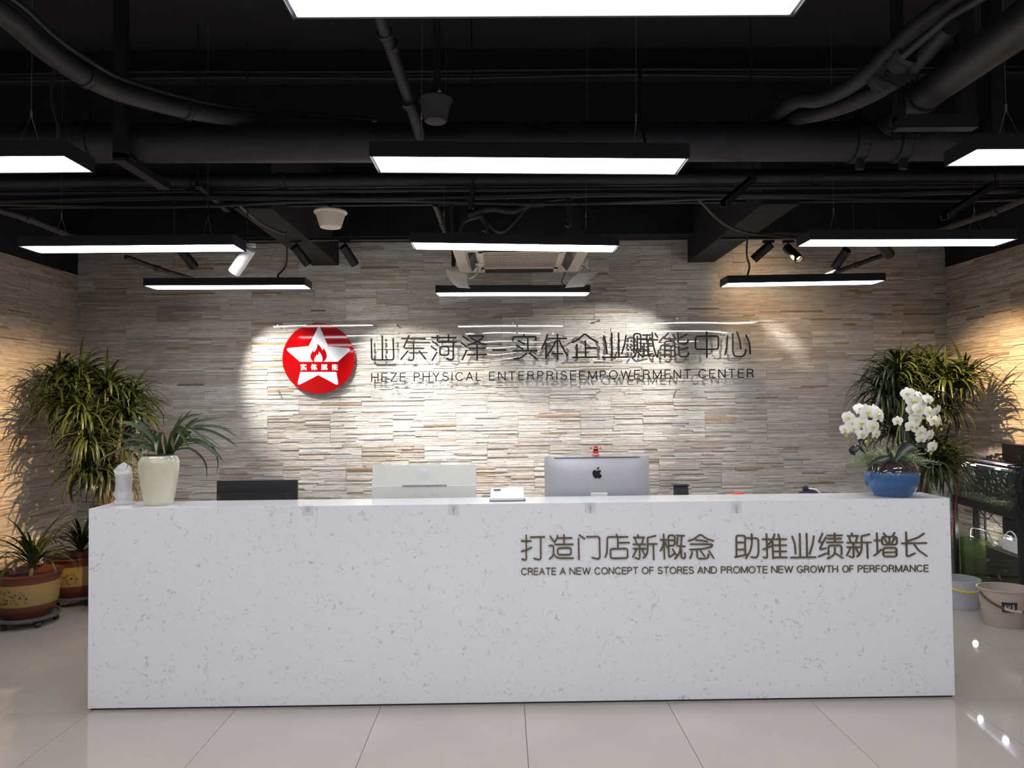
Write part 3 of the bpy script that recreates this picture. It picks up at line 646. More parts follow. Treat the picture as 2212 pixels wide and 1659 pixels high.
MB().poly(em_poly([(475, 1108), (1235, 1108), (1285, 1405), (855, 1172), (405, 1405)], YS, radii=[0, 0, 9, 0, 9]), (0, 1, 0), 0.0012).build('star_base', M['sign_white'], disc)
fl_o = [(745,892),(705,850),(688,800),(690,740),(722,690),(740,635),(748,665),(757,692),(795,660),(822,610),(832,560),(838,512),(875,545),(910,590),(932,625),(945,655),(956,630),(962,600),(995,650),(1020,700),(1034,760),(1025,815),(1000,855),(958,892)]
MB().poly(em_poly(fl_o, YS-0.0012), (0, 1, 0), 0.001).build('flame', M['sign_red'], disc)
fl_i = [(770,892),(768,850),(785,800),(810,765),(826,735),(832,758),(836,775),(858,735),(870,680),(900,715),(925,760),(942,820),(938,892)]
MB().poly(em_poly(fl_i, YS-0.0022), (0, 1, 0), 0.001).build('flame_heart', M['sign_white'], disc)
for st, bx0, bx1, cr in ((SHI, 478, 612, None), (TI, 695, 832, None), (FU, 915, 1052, None), (NE, 1135, 1268, None)):
    xs = [p[0] for s in st for p in s if p != 'o']; ys = [p[1] for s in st for p in s if p != 'o']
    ax, bx, ay, by = min(xs), max(xs), min(ys), max(ys); mb = MB()
    for i, s in enumerate(st):
        yy = SY-0.0052-0.00006*i
        pts = [em(((x-ax)/(bx-ax)*(bx1-bx0-18)+bx0+9, (y-ay)/(by-ay)*118+948), yy) for x, y in s]
        wv = 1.95 if st in (SHI, TI) else 1.35
        stroke2d(mb, [V2(p.x, p.z) for p in pts], wv*SY/F, lambda q, yy=yy: Vector((q.x, yy, q.y)), (0, 1, 0), 0.001, False, r=0.002)
    mb.build('character', M['sign_white_text'], disc)

# ================================================================== LINEAR PENDANT LAMPS
def lamp_proto():
    t = thing('linear_pendant_lamp', 'x', 'lamp')
    L_, W_, H_ = 1.2, 0.2, 0.058
    h = MB(); h.box(-L_/2, L_/2, -W_/2, -W_/2+0.008, 0, H_); h.box(-L_/2, L_/2, W_/2-0.008, W_/2, 0, H_); h.box(-L_/2+0.003, L_/2-0.003, -W_/2+0.008, W_/2-0.008, H_-0.006, H_)
    for k in range(5): h.box(-L_/2, L_/2, -W_/2-0.0015, -W_/2+0.001, 0.006+k*0.010, 0.011+k*0.010)
    h.build('housing', M['black_metal'], t)
    for s in (-1, 1): MB().box(*(sorted((s*L_/2, s*(L_/2+0.004)))), -W_/2-0.002, W_/2+0.002, -0.001, H_+0.001, bev=0.0008).build('end_cap', M['black_metal'], t)
    MB().box(-L_/2+0.009, L_/2-0.009, -W_/2+0.009, W_/2-0.009, 0.0015, 0.006).build('diffuser', M['diffuser'], t, label='glowing white diffuser')
    for s in (-1, 1):
        m = MB(); x = s*0.42; top = (x, 0, H_+0.13)
        m.tube([(x-0.0, -0.07, H_), top], 0.0011, 5); m.tube([(x, 0.07, H_), top], 0.0011, 5)
        m.tube([top, (x, 0, CEIL-2.545)], 0.0011, 5); m.tube([(x, 0, H_+0.125), (x, 0, H_+0.15)], 0.004, 8)
        m.build('hanger', M['wire'], t)
    return t
LP = lamp_proto(); LP['label'] = 'row-one pendant'
def copy_thing(src, label=None, group=None):
    r = src.copy(); C.objects.link(r)
    if label: r['label'] = label
    if group: r['group'] = group
    for ch in list(src.children):
        c = ch.copy(); C.objects.link(c); c.parent = r
        for g in ch.children: d = g.copy(); C.objects.link(d); d.parent = c
    return r
lamps = [
 ((1176, 34), 1.62, 'nearest pendant lamp, large and cut off by the top of the picture'),
 ((1144, 341.5), 2.725, 'black pendant lamp across the middle, in front of the big black pipe'),
 ((1112, 527.7), 4.185, 'black pendant lamp just above the ceiling air conditioner'),
 ((1108, 632.2), 5.66, 'smallest middle pendant lamp, below the ceiling air conditioner'),
 (None, (-2.21, 2.76), 'pendant lamp cut off by the left edge of the picture'),
 ((273.7, 530.7), 4.10, 'pendant lamp at the left, level with the stone wall top'),
 ((485, 616.8), 5.47, 'farthest pendant lamp at the left, above the potted dracaena side'),
 (None, (2.37, 2.76), 'pendant lamp cut off by the right edge of the picture'),
 ((1972.8, 517.6), 4.17, 'pendant lamp at the right that hides part of two spotlights'),
 ((1742, 609), 5.50, 'farthest pendant lamp at the right, below the lit spotlight'),
]
LZ = at(1144, 341.5, 2.725).z
tilt = {1: 0.014, 2: 0.023, 3: 0.007, 5: 0.0, 6: 0.005, 8: 0.006, 9: -0.008}
first = True
for i, (pp, Y, lb) in enumerate(lamps):
    t = LP if first else copy_thing(LP, lb, None); first = False
    t['label'] = lb; t['group'] = 'black linear pendant lamps'
    if pp is None: x, y = Y; z = LZ
    elif i == 0: q = atz(pp[0], pp[1], LZ); x, y, z = q.x, q.y-0.09, LZ
    else: q = at(pp[0], pp[1], Y); x, y, z = q.x, Y+0.09, q.z
    t.location = (x, y, z); t.rotation_euler = (0, tilt.get(i, 0.0), 0)
    if i == 3:
        for ch in t.children:
            if ch.name.startswith('hanger'): ch.scale = (1, 1, 0.138)
for x, y in ((-2.2, 1.5), (2.37, 1.5), (-2.2, 0.1), (0.08, 0.1), (2.37, 0.1), (-2.2, -1.4), (0.08, -1.4), (2.37, -1.4)):
    t = copy_thing(LP, 'black pendant lamp of the rows out of the picture, behind and beside the viewpoint', 'pendant lamps out of the picture')
    t.location = (x, y, LZ); t.rotation_euler = (0, 0, 0)

# ================================================================== CEILING SERVICES
def pipe(name, label, pts, r, m='pipe_black', cat='pipe', n=16, group=None, smooth_k=0):
    t = thing(name, label, cat, group=group)
    pts = [Vector(p) for p in pts]; pts = catmull(pts, smooth_k) if smooth_k else pts
    MB().tube(pts, r, n).build('pipe_run', M[m], t, smooth=True); return t
def coupling(parent, p, d, r, l, m='pipe_black', bolts=True):
    mt = Matrix.Translation(p) @ rot_to(d)
    MB().lathe([(r*0.96, -l/2), (r*1.12, -l/2), (r*1.12, -l*0.3), (r*1.06, -l*0.25), (r*1.06, l*0.25), (r*1.12, l*0.3), (r*1.12, l/2), (r*0.96, l/2)], 24, mtx=mt).build('coupling', M[m], parent, smooth=False)
    if bolts:
        b = MB(); q = mt @ Vector((0, 0, 0))
        for s in (-1, 1): MB().box(-0.02, 0.02, -0.012, 0.012, -0.03, 0.03, 0.003, Matrix.Translation(q+Vector((0, -0.02, -s*(r*1.12+0.012))))).build('bolt_lug', M[m], parent)
PY = 3.72
zc0 = at(400, 309, PY).z; zc1 = at(1700, 306, PY).z
def pz(x): 
    x0, x1 = at(400, 309, PY).x, at(1700, 306, PY).x
    return zc0+(zc1-zc0)*(x-x0)/(x1-x0)
rp = 42*PY/F
t = pipe('main_pipe', 'thickest black pipe crossing the whole ceiling behind the middle pendant lamp', [(XL, PY, pz(XL)), (XR, PY, pz(XR))], rp, n=32)
for px in (190, 1852, 1945): x = at(px, 309, PY).x; coupling(t, Vector((x, PY, pz(x))), (1, 0, 0), rp, 0.075)
# hangers of the main pipe
for px, lb in ((292, 'black angle bracket under the main pipe at the left'), (2095, 'black channel bracket beside the main pipe at the right')):
    x = at(px, 300, PY).x; b = thing('pipe_bracket', lb, 'bracket')
    if px < 1000:
        MB().box(x-0.03, x+0.03, 3.56, 3.60, pz(x)-rp-0.03, CEIL-0.001).build('drop_bar', M['black_metal'], b)
        MB().box(x-0.03, x+0.03, 3.56, 4.05, pz(x)-rp-0.045, pz(x)-rp-0.005).build('arm', M['black_metal'], b)
    else:
        MB().box(x-0.03, x+0.03, 3.50, 3.56, pz(x)-rp-0.02, CEIL-0.001).build('drop_bar', M['black_metal'], b)
PY2 = 4.30
def zz(y): return at(1106, y, PY2).z
def cross_pipe(label, y, dpx, sag=0.0, name='ceiling_pipe', Y=PY2, slope=0.004, m='pipe_black', couple=()):
    z = at(1106, y, Y).z; pts = [(XL+(XR-XL)*k/24, Y+0.004*math.sin(k*1.1), z-slope*(XL+(XR-XL)*k/24)-sag*(0.5+0.5*math.sin(k*0.9+y))) for k in range(25)]
    t = pipe(name, label, pts, dpx/2*Y/F, m, n=14)
    for px in couple: x = at(px, y, Y).x; coupling(t, Vector((x, Y, z-slope*x)), (1, 0, 0), dpx/2*Y/F, 0.05, bolts=False)
    return t
cross_pipe('medium black pipe running under the main pipe', 387, 34, couple=(408, 610, 1760), slope=0.0)
cross_pipe('thin black conduit just below the medium pipe', 409, 9, slope=0.0, name='conduit')
cross_pipe('slightly sagging black cable duct, lowest of the crossing runs', 420, 13, sag=0.02, slope=0.0, name='cable_duct')
cross_pipe('black cable duct partly hidden by the lowest run', 430, 8, sag=0.03, slope=0.0, name='cable_duct')
cross_pipe('thin upper conduit along the cross beam', 150, 8, Y=4.44, slope=0.0, name='conduit', sag=0.01)
cross_pipe('thin lower conduit along the cross beam', 162, 6, Y=4.44, slope=0.0, name='conduit', sag=0.02)
cross_pipe('black conduit under the ceiling behind the pendant lamps', 440, 7, Y=5.3, slope=0.0, name='conduit')
# channel struts poking out below the medium pipe
for a, b, lb in (((428, 396, 4.18), (492, 452, 4.5), 'short black strut under the pipes, left of the white loudspeaker'), ((1022, 398, 4.14), (1016, 450, 4.14), 'short hanging black bracket above the middle lamp'), ((1628, 383, 4.15), (1562, 440, 3.7), 'slanted black strut under the pipes at the right'), ((2150, 395, 4.15), (2040, 468, 3.6), 'slanted black strut near the right edge, above the right lamp')):
    P, Q = at(*a), at(*b); d = (Q-P); mt = Matrix.Translation(P) @ rot_to(d); ln = d.length
    t = thing('channel_strut', lb, 'bracket'); m = MB(); m.box(-0.018, 0.018, -0.018, -0.014, 0, ln, mtx=mt); m.box(-0.018, -0.014, -0.018, 0.014, 0, ln, mtx=mt); m.box(0.014, 0.018, -0.018, 0.014, 0, ln, mtx=mt)
    m.build('channel', M['pipe_black'], t)
    MB().tube([Vector((P.x, P.y, CEIL-0.001)), P-Vector((0, 0, 0.02))], 0.005, 8).build('rod', M['pipe_black'], t)
# insulated hose, upper left
P = [at(-60, -10, 2.3), at(22, 42, 2.5), at(100, 110, 2.7), at(187, 166, 2.9), at(262, 200, 3.1), at(404, 238, 3.4), at(534, 258, 3.7), at(680, 268, 4.0), at(800, 276, 4.3)]
t = pipe('insulated_hose', 'thick black insulated hose sweeping down from the upper left corner', P, [0.040]*9, 'hose_black') if False else thing('insulated_hose', 'thick black insulated hose sweeping down from the upper left corner', 'pipe')
MB().tube(catmull(P, 6), 0.040, 16).build('pipe_run', M['hose_black'], t, smooth=True)
for i in (3, 5, 6): coupling(t, P[i], P[i]-P[i-1], 0.041, 0.03, 'hose_black', False)
P2 = [p+Vector((0.03, 0.02, 0.055)) for p in P]
t = thing('cable_run', 'thin black cable lying on top of the insulated hose at the upper left', 'cable')
MB().tube(catmull(P2, 5), 0.013, 10).build('cable', M['pipe_black'], t, smooth=True)
# insulated pipes, upper right
def c3(x, y, Y): return at(x/2.676+1440, y/2.676, Y)
t = thing('insulated_pipe', 'two taped black insulated pipes twisting down from the upper right', 'pipe')
A1 = [c3(1760, -60, 2.5), c3(1490, 120, 2.8), c3(1290, 300, 3.0), c3(1150, 430, 3.1), c3(1040, 510, 3.2), c3(880, 575, 3.3), c3(760, 580, 3.4), c3(660, 640, 3.6), c3(560, 720, 3.9)]
A2 = [c3(1640, 150, 2.75), c3(1520, 280, 2.9), c3(1380, 420, 3.05), c3(1230, 520, 3.15), c3(1080, 590, 3.25), c3(900, 650, 3.4), c3(760, 680, 3.6), c3(620, 730, 3.9)]
MB().tube(catmull(A1, 5), 0.035, 14).build('insulated_run', M['hose_black'], t, smooth=True)
MB().tube(catmull(A2, 5), 0.037, 14).build('insulated_run', M['hose_black'], t, smooth=True)
wr_ = MB(); ctr = [(A1[2]+A2[1])/2, (A1[2]*0.4+A1[3]*0.6+A2[2])/2, (A1[3]+A2[3])/2]
wr_.tube(catmull(ctr, 6), [0.060+0.006*math.sin(i*2.1) for i in range(13)], 14); wr_.build('tape_wrap', M['hose_black'], t, smooth=True)
wf = MB(); q = c3(1290, 440, 3.02)
for k in range(4):
    a = q+Vector((0.02*k-0.05, 0, 0.02*k)); wf.add([a, a+Vector((0.10, -0.03, 0.02)), a+Vector((0.09, -0.01, -0.06-0.01*k)), a+Vector((0.0, -0.02, -0.02))], [(0, 1, 2, 3)])
wf.build('loose_tape', M['hose_black'], t, fix=False)
t = thing('grey_conduit', 'straight dark conduit alongside the taped pipes at the upper right', 'pipe')
MB().tube([c3(1900, -60, 2.3), c3(1640, 90, 2.6), c3(1370, 320, 2.9)], 0.016, 12).build('pipe_run', M['hose_black'], t, smooth=True)
# big diagonal pipe joining the main pipe
t = thing('branch_pipe', 'wide black branch pipe running from the right edge to the main pipe', 'pipe')
Q = [c3(2300, -40, 2.0), c3(1500, 545, 3.3), c3(1290, 720, 3.64)]
MB().tube(Q[:2], 0.070, 24).build('pipe_run', M['pipe_black'], t, smooth=True); MB().tube([Q[1], Q[2]], 0.056, 24).build('reducer_run', M['pipe_black'], t, smooth=True)
coupling(t, Q[1], Q[1]-Q[0], 0.072, 0.05, bolts=False); coupling(t, Q[2]-(Q[2]-Q[1]).normalized()*0.04, Q[2]-Q[1], 0.060, 0.06)
# channel frame under the branch pipe
t = thing('pipe_bracket', 'black U-shaped channel frame under the branch pipe', 'bracket')
a, b = c3(1345, 700, 3.2), c3(1740, 700, 3.2)
MB().box(a.x-0.02, a.x+0.02, 3.18, 3.22, a.z, CEIL-0.001).build('upright', M['pipe_black'], t)
MB().box(b.x-0.04, b.x+0.03, 3.18, 3.22, a.z, CEIL-0.001).build('upright', M['pipe_black'], t)
MB().box(a.x-0.02, b.x+0.03, 3.17, 3.225, a.z-0.04, a.z+0.02).build('crossbar', M['pipe_black'], t)
# sloping drain in the middle
t = thing('drain_pipe', 'black pipe with collars slanting down left of the black loudspeaker', 'pipe')
D = [at(812, 10, 2.75), at(833, 75, 2.95), at(880, 205, 3.3), at(908, 295, 3.55)]
MB().tube([D[0], D[1], D[2], D[3]], [0.021, 0.025, 0.026, 0.026], 14).build('pipe_run', M['hose_black'], t, smooth=True)
for p in (D[1], at(846, 100, 3.02), at(882, 222, 3.33)): coupling(t, p, D[2]-D[1], 0.029, 0.03, 'hose_black', False)
# loudspeakers
def speaker(label, px, py, Y, r, mm, h, top):
    p = at(px, py, Y); t = thing('ceiling_loudspeaker', label, 'loudspeaker', p, group=None)
    MB().lathe([(r*0.62, -h/2), (r*0.66, -h/2+0.004), (r*0.90, h*0.30), (r*1.0, h*0.36), (r*1.04, h*0.42), (r*1.0, h*0.5), (r*0.5, h*0.58), (0.02, h*0.62)], 32).build('bowl', M[mm], t, smooth=True)
    MB().lathe([(0.001, -h/2-0.006), (r*0.4, -h/2-0.005), (r*0.61, -h/2)], 32).build('grille', M[mm], t, smooth=True)
    MB().tube([(0, 0, h*0.6), (0, 0, top-p.z)], 0.008, 8).build('rod', M['pipe_black'], t)
    return t
speaker('cream white bowl-shaped ceiling loudspeaker above the left of the sign', 714, 474, 4.42, 0.098, 'aged_white', 0.10, 3.0)
s = speaker('black bowl-shaped ceiling loudspeaker beside the slanting pipe', 941, 238, 3.35, 0.078, 'hose_black', 0.11, CEIL)
# sprinkler
p = at(949, 192, 3.5); t = thing('sprinkler_head', 'small metal sprinkler head above the black loudspeaker', 'sprinkler', p)
MB().tube([(0, 0, 0), (0, 0, 0.5)], 0.007, 8).build('stem', M['pipe_black'], t); MB().lathe([(0.004, -0.02), (0.012, -0.016), (0.006, -0.006), (0.006, 0.0)], 12).build('deflector', M['steel'], t)
# small branch pipes near the lamps
for pts, r, lb in (([(-20, 448, 4.3), (60, 472, 4.6), (160, 512, 5.0), (200, 526, 5.2)], 0.022, 'sloping sprinkler pipe with elbow at the far left'),
                   ([(272, 555, 5.6), (340, 580, 5.9), (420, 604, 6.3)], 0.019, 'thin sloping pipe behind the farthest left pendant lamp'),
                   ([(2240, 418, 4.2), (2150, 455, 4.5), (2020, 500, 5.1)], 0.024, 'sloping sprinkler pipe with clamp at the far right'),
                   ([(1925, 545, 5.7), (1850, 572, 5.9), (1770, 600, 6.2)], 0.019, 'thin sloping pipe behind the farthest right pendant lamp'),
                   ([(940, 440, 4.8), (955, 480, 5.2), (972, 530, 5.6)], 0.022, 'scuffed short black pipe above the left of the air conditioner')):
    t = thing('branch_pipe', lb, 'pipe'); P = [at(*q) for q in pts]
    MB().tube(P, r, 12).build('pipe_run', M['hose_black'], t, smooth=True); coupling(t, P[1], P[1]-P[0], r*1.1, 0.05, 'hose_black', False)
# pipework knot above the air conditioner
t = thing('refrigerant_lines', 'tangle of black insulated refrigerant lines above the air conditioner', 'pipe')
K = [([(1010, 465), (1060, 450), (1110, 455), (1145, 440)], 0.026), ([(990, 520), (1000, 480), (1040, 465)], 0.016), ([(1045, 470), (1075, 500), (1100, 490), (1140, 445)], 0.013), ([(1150, 440), (1200, 432), (1300, 418)], 0.010), ([(1228, 430), (1230, 478), (1224, 490)], 0.02), ([(1035, 455), (1050, 485), (1045, 500)], 0.02), ([(975, 440), (978, 500), (985, 520)], 0.012)]
for pts, r in K:
    MB().tube(catmull([at(x, y, 4.72) for x, y in pts], 5), r, 10).build('line', M['hose_black'], t, smooth=True)
MB().tube([at(1110, 455, 4.72), at(1110, 455, 4.72)+Vector((0, 0, 0.45))], 0.005, 6).build('hanging_rod', M['pipe_black'], t)
p = at(1160, 436, 4.7); MB().box(p.x-0.045, p.x+0.045, 4.67, 4.73, p.z-0.03, p.z+0.03, bev=0.004).build('junction_box', M['pipe_black'], t)
# power cords
for pts, r, lb in (([(118, 150, 2.75), (112, 215, 2.75), (126, 270, 2.75), (118, 315, 2.76), (98, 332, 2.78)], 0.008, 'black power cord curling down to the left edge lamp'),
                   ([(618, 500, 5.4), (620, 545, 5.45), (617, 575, 5.5), (600, 596, 5.52), (612, 606, 5.52)], 0.007, 'black power cord hooked down to the farthest left lamp'),
                   ([(1615, 500, 5.4), (1613, 550, 5.45), (1619, 575, 5.5), (1612, 604, 5.5)], 0.007, 'black power cord hanging to the farthest right lamp'),
                   ([(452, 440, 4.2), (448, 470, 4.18), (438, 500, 4.16), (446, 514, 4.15)], 0.004, 'thin black cord dropping to the left lamp'),
                   ([(1505, 425, 4.4), (1560, 480, 4.7), (1612, 502, 5.2), (1660, 508, 5.35), (1730, 516, 5.4)], 0.010, 'black cable drooping from the pipes to the right spotlight track'),
                   ([(510, 437, 4.4), (560, 480, 4.8), (600, 500, 5.2), (616, 505, 5.38)], 0.010, 'black cable drooping from the pipes to the left spotlight track'),
                   ([(1382, 110, 3.0), (1383, 200, 2.95), (1385, 262, 2.9), (1392, 300, 2.85), (1396, 314, 2.83)], 0.006, 'black power cord reaching the right end of the middle lamp'),
                   ([(1250, 435, 4.3), (1254, 480, 4.28), (1268, 512, 4.27)], 0.005, 'thin black cord above the right of the air conditioner lamp')):
    tag(MB().tube(catmull([at(*q) for q in pts], 6), r, 8).build('power_cord', M['black_plastic'], smooth=True), lb, 'cable')

# ================================================================== CEILING AIR CONDITIONER
ay1 = 5.83; ay0 = 4.88; azb = at(1121, 588, ay1).z; ax = at(1121, 588, ay1).x
ac = thing('air_conditioner', 'white square ceiling cassette air conditioner with slatted intake grille', 'air conditioner', (ax, (ay0+ay1)/2, azb))
H = 0.475
b = MB(); b.box(-0.42, 0.42, -0.42, 0.42, 0.035, 0.28); b.build('casing', M['pipe_black'], ac, label='dark upper casing')
f = MB()  # flat frame built of bands around the grille and four outlets
f.box(-H, H, -H, H, 0.012, 0.035, bev=0.006)
f.box(-H, -0.39, -H, H, 0, 0.013, bev=0.004); f.box(0.39, H, -H, H, 0, 0.013, bev=0.004); f.box(-0.39, 0.39, -H, -0.40, 0, 0.013, bev=0.004); f.box(-0.39, 0.39, 0.40, H, 0, 0.013, bev=0.004)
for s in (-1, 1):
    f.box(*sorted((s*0.31, s*0.27)), -0.39, 0.39, 0, 0.013); f.box(*sorted((s*0.39, s*0.31)), -0.40, -0.30, 0, 0.013); f.box(*sorted((s*0.39, s*0.31)), 0.30, 0.40, 0, 0.013)
f.box(-0.30, 0.30, -0.33, -0.27, 0, 0.013); f.box(-0.30, 0.30, 0.27, 0.33, 0, 0.013)
f.build('face_panel', M['aged_white'], ac)
g = MB()
for k in range(58): x = -0.262+k*0.0092; g.box(x, x+0.0030, -0.265, 0.265, 0.001, 0.010)
for k in range(9): y = -0.262+k*0.0652; g.box(-0.265, 0.265, y, y+0.003, 0.002, 0.009)
g.build('grille', M['aged_white'], ac, kind='stuff')
MB().box(-0.265, 0.265, -0.265, 0.265, 0.0112, 0.0118).build('grille_backing', M['black_gloss'], ac)
for s in (-1, 1):
    MB().box(*sorted((s*0.322, s*0.378)), -0.27, 0.27, 0.0095, 0.0115).build('outlet', M['black_gloss'], ac)
    mt = Matrix.Translation((s*0.35, 0, -0.012)) @ Matrix.Rotation(s*0.9, 4, 'Y'); MB().box(-0.028, 0.028, -0.25, 0.25, -0.002, 0.002, mtx=mt).build('flap', M['grey_slot'], ac)
    mt = Matrix.Translation((0, s*0.37, -0.005)) @ Matrix.Rotation(-s*0.5, 4, 'X'); MB().box(-0.27, 0.27, -0.026, 0.026, -0.002, 0.002, mtx=mt).build('flap', M['grey_slot'], ac)
MB().box(-0.53, -0.50, 0.30, 0.34, 0.02, 0.3).build('hanger', M['black_metal'], ac); MB().box(-0.50, -0.42, 0.31, 0.33, 0.06, 0.08).build('hanger_lug', M['black_metal'], ac)
# air deflectors clipped below it
def sheet(corners, bend, mm, parent, name, n=8):
    a, b_, c, d = corners; vs_ = []; fs = []; nr = (b_-a).cross(d-a).normalized()
    for i in range(n+1):
        for j in range(n+1):
            u, v = i/n, j/n; p = (a*(1-u)+b_*u)*(1-v)+(d*(1-u)+c*u)*v; vs_.append(p+nr*bend*(4*v*(1-v)))
    for i in range(n):
        for j in range(n): fs.append((i*(n+1)+j, (i+1)*(n+1)+j, (i+1)*(n+1)+j+1, i*(n+1)+j+1))
    o = MB().add(vs_, fs).build(name, M[mm], parent, smooth=True, fix=False)
    md = o.modifiers.new('thick', 'SOLIDIFY'); md.thickness = 0.003; return o
k5 = lambda x, y, Y: at(x/5.82+940, y/5.82+520, Y)
t = thing('air_deflector', 'clear printed air deflector hanging from the left of the air conditioner', 'air deflector')
cs = [k5(122, 345, 5.12), k5(405, 415, 5.35), k5(440, 600, 5.25), k5(290, 590, 5.05)]
o = sheet(cs, 0.02, 'printed', t, 'sheet')
pr = MB(); rnd = random.Random(4)
for rr in range(4):
    for cc in range(5):
        for _ in range(5):
            u = 0.32+cc*0.13+rnd.uniform(0, 0.09); v = 0.14+rr*0.2+rnd.uniform(0, 0.12)
            a, b_, c, d = cs; q = lambda u, v: (a*(1-u)+b_*u)*(1-v)+(d*(1-u)+c*u)*v+(b_-a).cross(d-a).normalized()*(0.02*4*v*(1-v))+Vector((0, -0.004, 0))
            du, dv = rnd.choice(((0.04, 0), (0, 0.05), (0.03, 0.03)))
            pr.tube([q(u, v), q(min(0.96, u+du), v+dv)], 0.0012, 4)
pr.build('faded_print', M['grey_print'], t)
MB().tube(catmull([k5(425, 480, 5.3), k5(500, 440, 5.35), k5(545, 370, 5.42), k5(550, 325, 5.45)], 5), 0.006, 8).build('arm', M['white_plastic'], t, smooth=True)
p = k5(552, 325, 5.46); MB().box(p.x-0.03, p.x+0.03, p.y-0.02, p.y+0.02, azb-0.012, azb+0.0005, bev=0.002).build('clip', M['white_plastic'], t)
t = thing('air_deflector', 'plain white air deflector tilted under the right of the air conditioner', 'air deflector')
cs = [k5(1800, 415, 5.45), k5(2078, 385, 5.45), k5(1870, 578, 5.1), k5(1635, 592, 5.1)]
sheet(cs, -0.012, 'white_sheet', t, 'sheet'); p = k5(1890, 222, 5.5); MB().box(p.x-0.03, p.x+0.02, 5.48, 5.52, p.z-0.008, azb+0.0005, bev=0.002).build('clip', M['white_plastic'], t)
MB().tube(catmull([k5(1810, 410, 5.45), k5(1810, 370, 5.5), k5(1850, 330, 5.5)], 5), 0.006, 8).build('arm', M['white_plastic'], t, smooth=True)
MB().tube(catmull([k5(1930, 400, 5.45), k5(1940, 350, 5.5), k5(1880, 290, 5.5), k5(1890, 225, 5.5)], 5), 0.007, 8).build('arm', M['white_plastic'], t, smooth=True)
tag(MB().tube(catmull([k5(1640, 395, 5.8), k5(1600, 480, 5.8), k5(1590, 520, 5.8), k5(1620, 555, 5.8), k5(1660, 565, 5.75)], 5), 0.004, 6).build('power_cord', M['black_plastic'], smooth=True), 'thin black cord beside the white air deflector', 'cable')

# ================================================================== SPOTLIGHTS AND TRACKS
TYK = 5.95
for xa, xb, py, lb in ((370, 885, 518, 'black spotlight track along the stone wall top at the left'), (1556, 1870, 514, 'black spotlight track along the stone wall top at the right')):
    a, b = at(xa, py, TYK), at(xb, py, TYK); z = (a.z+b.z)/2
    t = thing('spotlight_track', lb, 'light track'); MB().box(a.x, b.x, TYK-0.017, TYK+0.017, z-0.01, z+0.012).build('rail', M['black_metal'], t)
    for s in (a.x+0.15, b.x-0.15): MB().tube([(s, TYK, z+0.01), (s, TYK, CEIL)], 0.004, 6).build('rod', M['black_metal'], t)
def spot(label, px, py, d, mm='black_metal', lit=False, tgt=None, power=0, col=SPOT_COOL, size=50, blend=0.7, trackpy=516, spill=0, TYK=TYK):
    top = at(px, py, TYK); zt = at(px, trackpy, TYK).z-0.012
    t = thing('track_spotlight', label, 'spotlight', (top.x, TYK, zt), group='spotlights on the tracks')
    MB().box(-0.045, 0.045, -0.016, 0.016, -0.022, 0.0, bev=0.002).build('adapter', M[mm], t)
    c = Vector((0, 0, top.z-zt))
    if TYK < 5.9: MB().tube([(0, 0, -0.001), (0, 0, CEIL-0.001-zt)], 0.004, 6).build('hanging_rod', M['black_metal'], t)
    MB().tube([(0, 0, -0.02), c+Vector((0, 0, 0.015))], 0.008, 8).build('stem', M[mm], t)
    d = Vector(d).normalized(); mt = Matrix.Translation(c-d*0.03) @ rot_to(d); R = 0.037; L_ = 0.185
    MB().lathe([(0.001, 0), (R*0.8, 0), (R, 0.006), (R, L_), (R*0.86, L_), (R*0.80, L_-0.03), (0.001, L_-0.03)], 28, mtx=mt).build('barrel', M[mm], t, smooth=True)
    if lit:
        m = MB()
        for k in range(4): m.box(-0.020+k*0.011, -0.013+k*0.011, -0.016, 0.016, L_-0.029, L_-0.026, mtx=mt)
        m.build('led_chip', M['spot_led'], t)
    if power:
        ld = bpy.data.lights.new('spot_beam', 'SPOT'); ld.energy = power; ld.color = col; ld.spot_size = math.radians(size); ld.spot_blend = blend; ld.shadow_soft_size = 0.012
        lo = bpy.data.objects.new('spot_beam', ld); C.objects.link(lo)
        if spill:
            l2 = bpy.data.lights.new('spot_spill', 'SPOT'); l2.energy = spill; l2.color = col; l2.spot_size = math.radians(160); l2.spot_blend = 1.0; l2.shadow_soft_size = 0.03
            o2 = bpy.data.objects.new('spot_spill', l2); C.objects.link(o2); o2.location = Vector((top.x, TYK, zt))+c+d*0.17; o2.rotation_euler = d.to_track_quat('-Z', 'Y').to_euler()
        src = Vector((top.x, TYK, zt))+c+d*0.165; lo.location = src
        lo.rotation_euler = (Vector(tgt)-src).to_track_quat('-Z', 'Y').to_euler()
def wpt(px, py): return at(px, py, WY)
SP = [
 ('black spotlight half hidden behind the left pendant lamp', 394, 545, 640, 835, 'black_metal', False, 240, SPOT_COOL, 46),
 ('black spotlight above the left of the red emblem', 640, 538, 905, 880, 'black_metal', False, 240, SPOT_COOL, 54),
 ('black spotlight beside the dark beam end above the emblem', 745, 538, 985, 905, 'black_metal', False, 240, SPOT_COOL, 54),
 ('black unlit-looking spotlight left of the lit one on the right track', 1660, 532, 1235, 905, 'black_metal', False, 300, SPOT_COOL, 62),
 ('black spotlight half hidden by the right pendant lamp', 1826, 545, 1630, 830, 'black_metal', False, 260, SPOT_COOL, 54),
]
for lb, px, py, tx, ty, mm, lit, pw, col, sz in SP:
    a = at(px, py, TYK); b = wpt(tx, ty); spot(lb, px, py, b-a, mm, lit, b, pw, col, sz, spill=6)
WY_ = 4.38; a = at(535, 545, WY_); b = Vector((XL, 6.15, 1.22))
spot('white spotlight aimed at the tall plant in the left corner', 535, 545, Vector((-0.62, 0.25, -0.75)), 'white_plastic', False, b, 620, SPOT_WARM, 46, 0.9, trackpy=522, TYK=WY_)
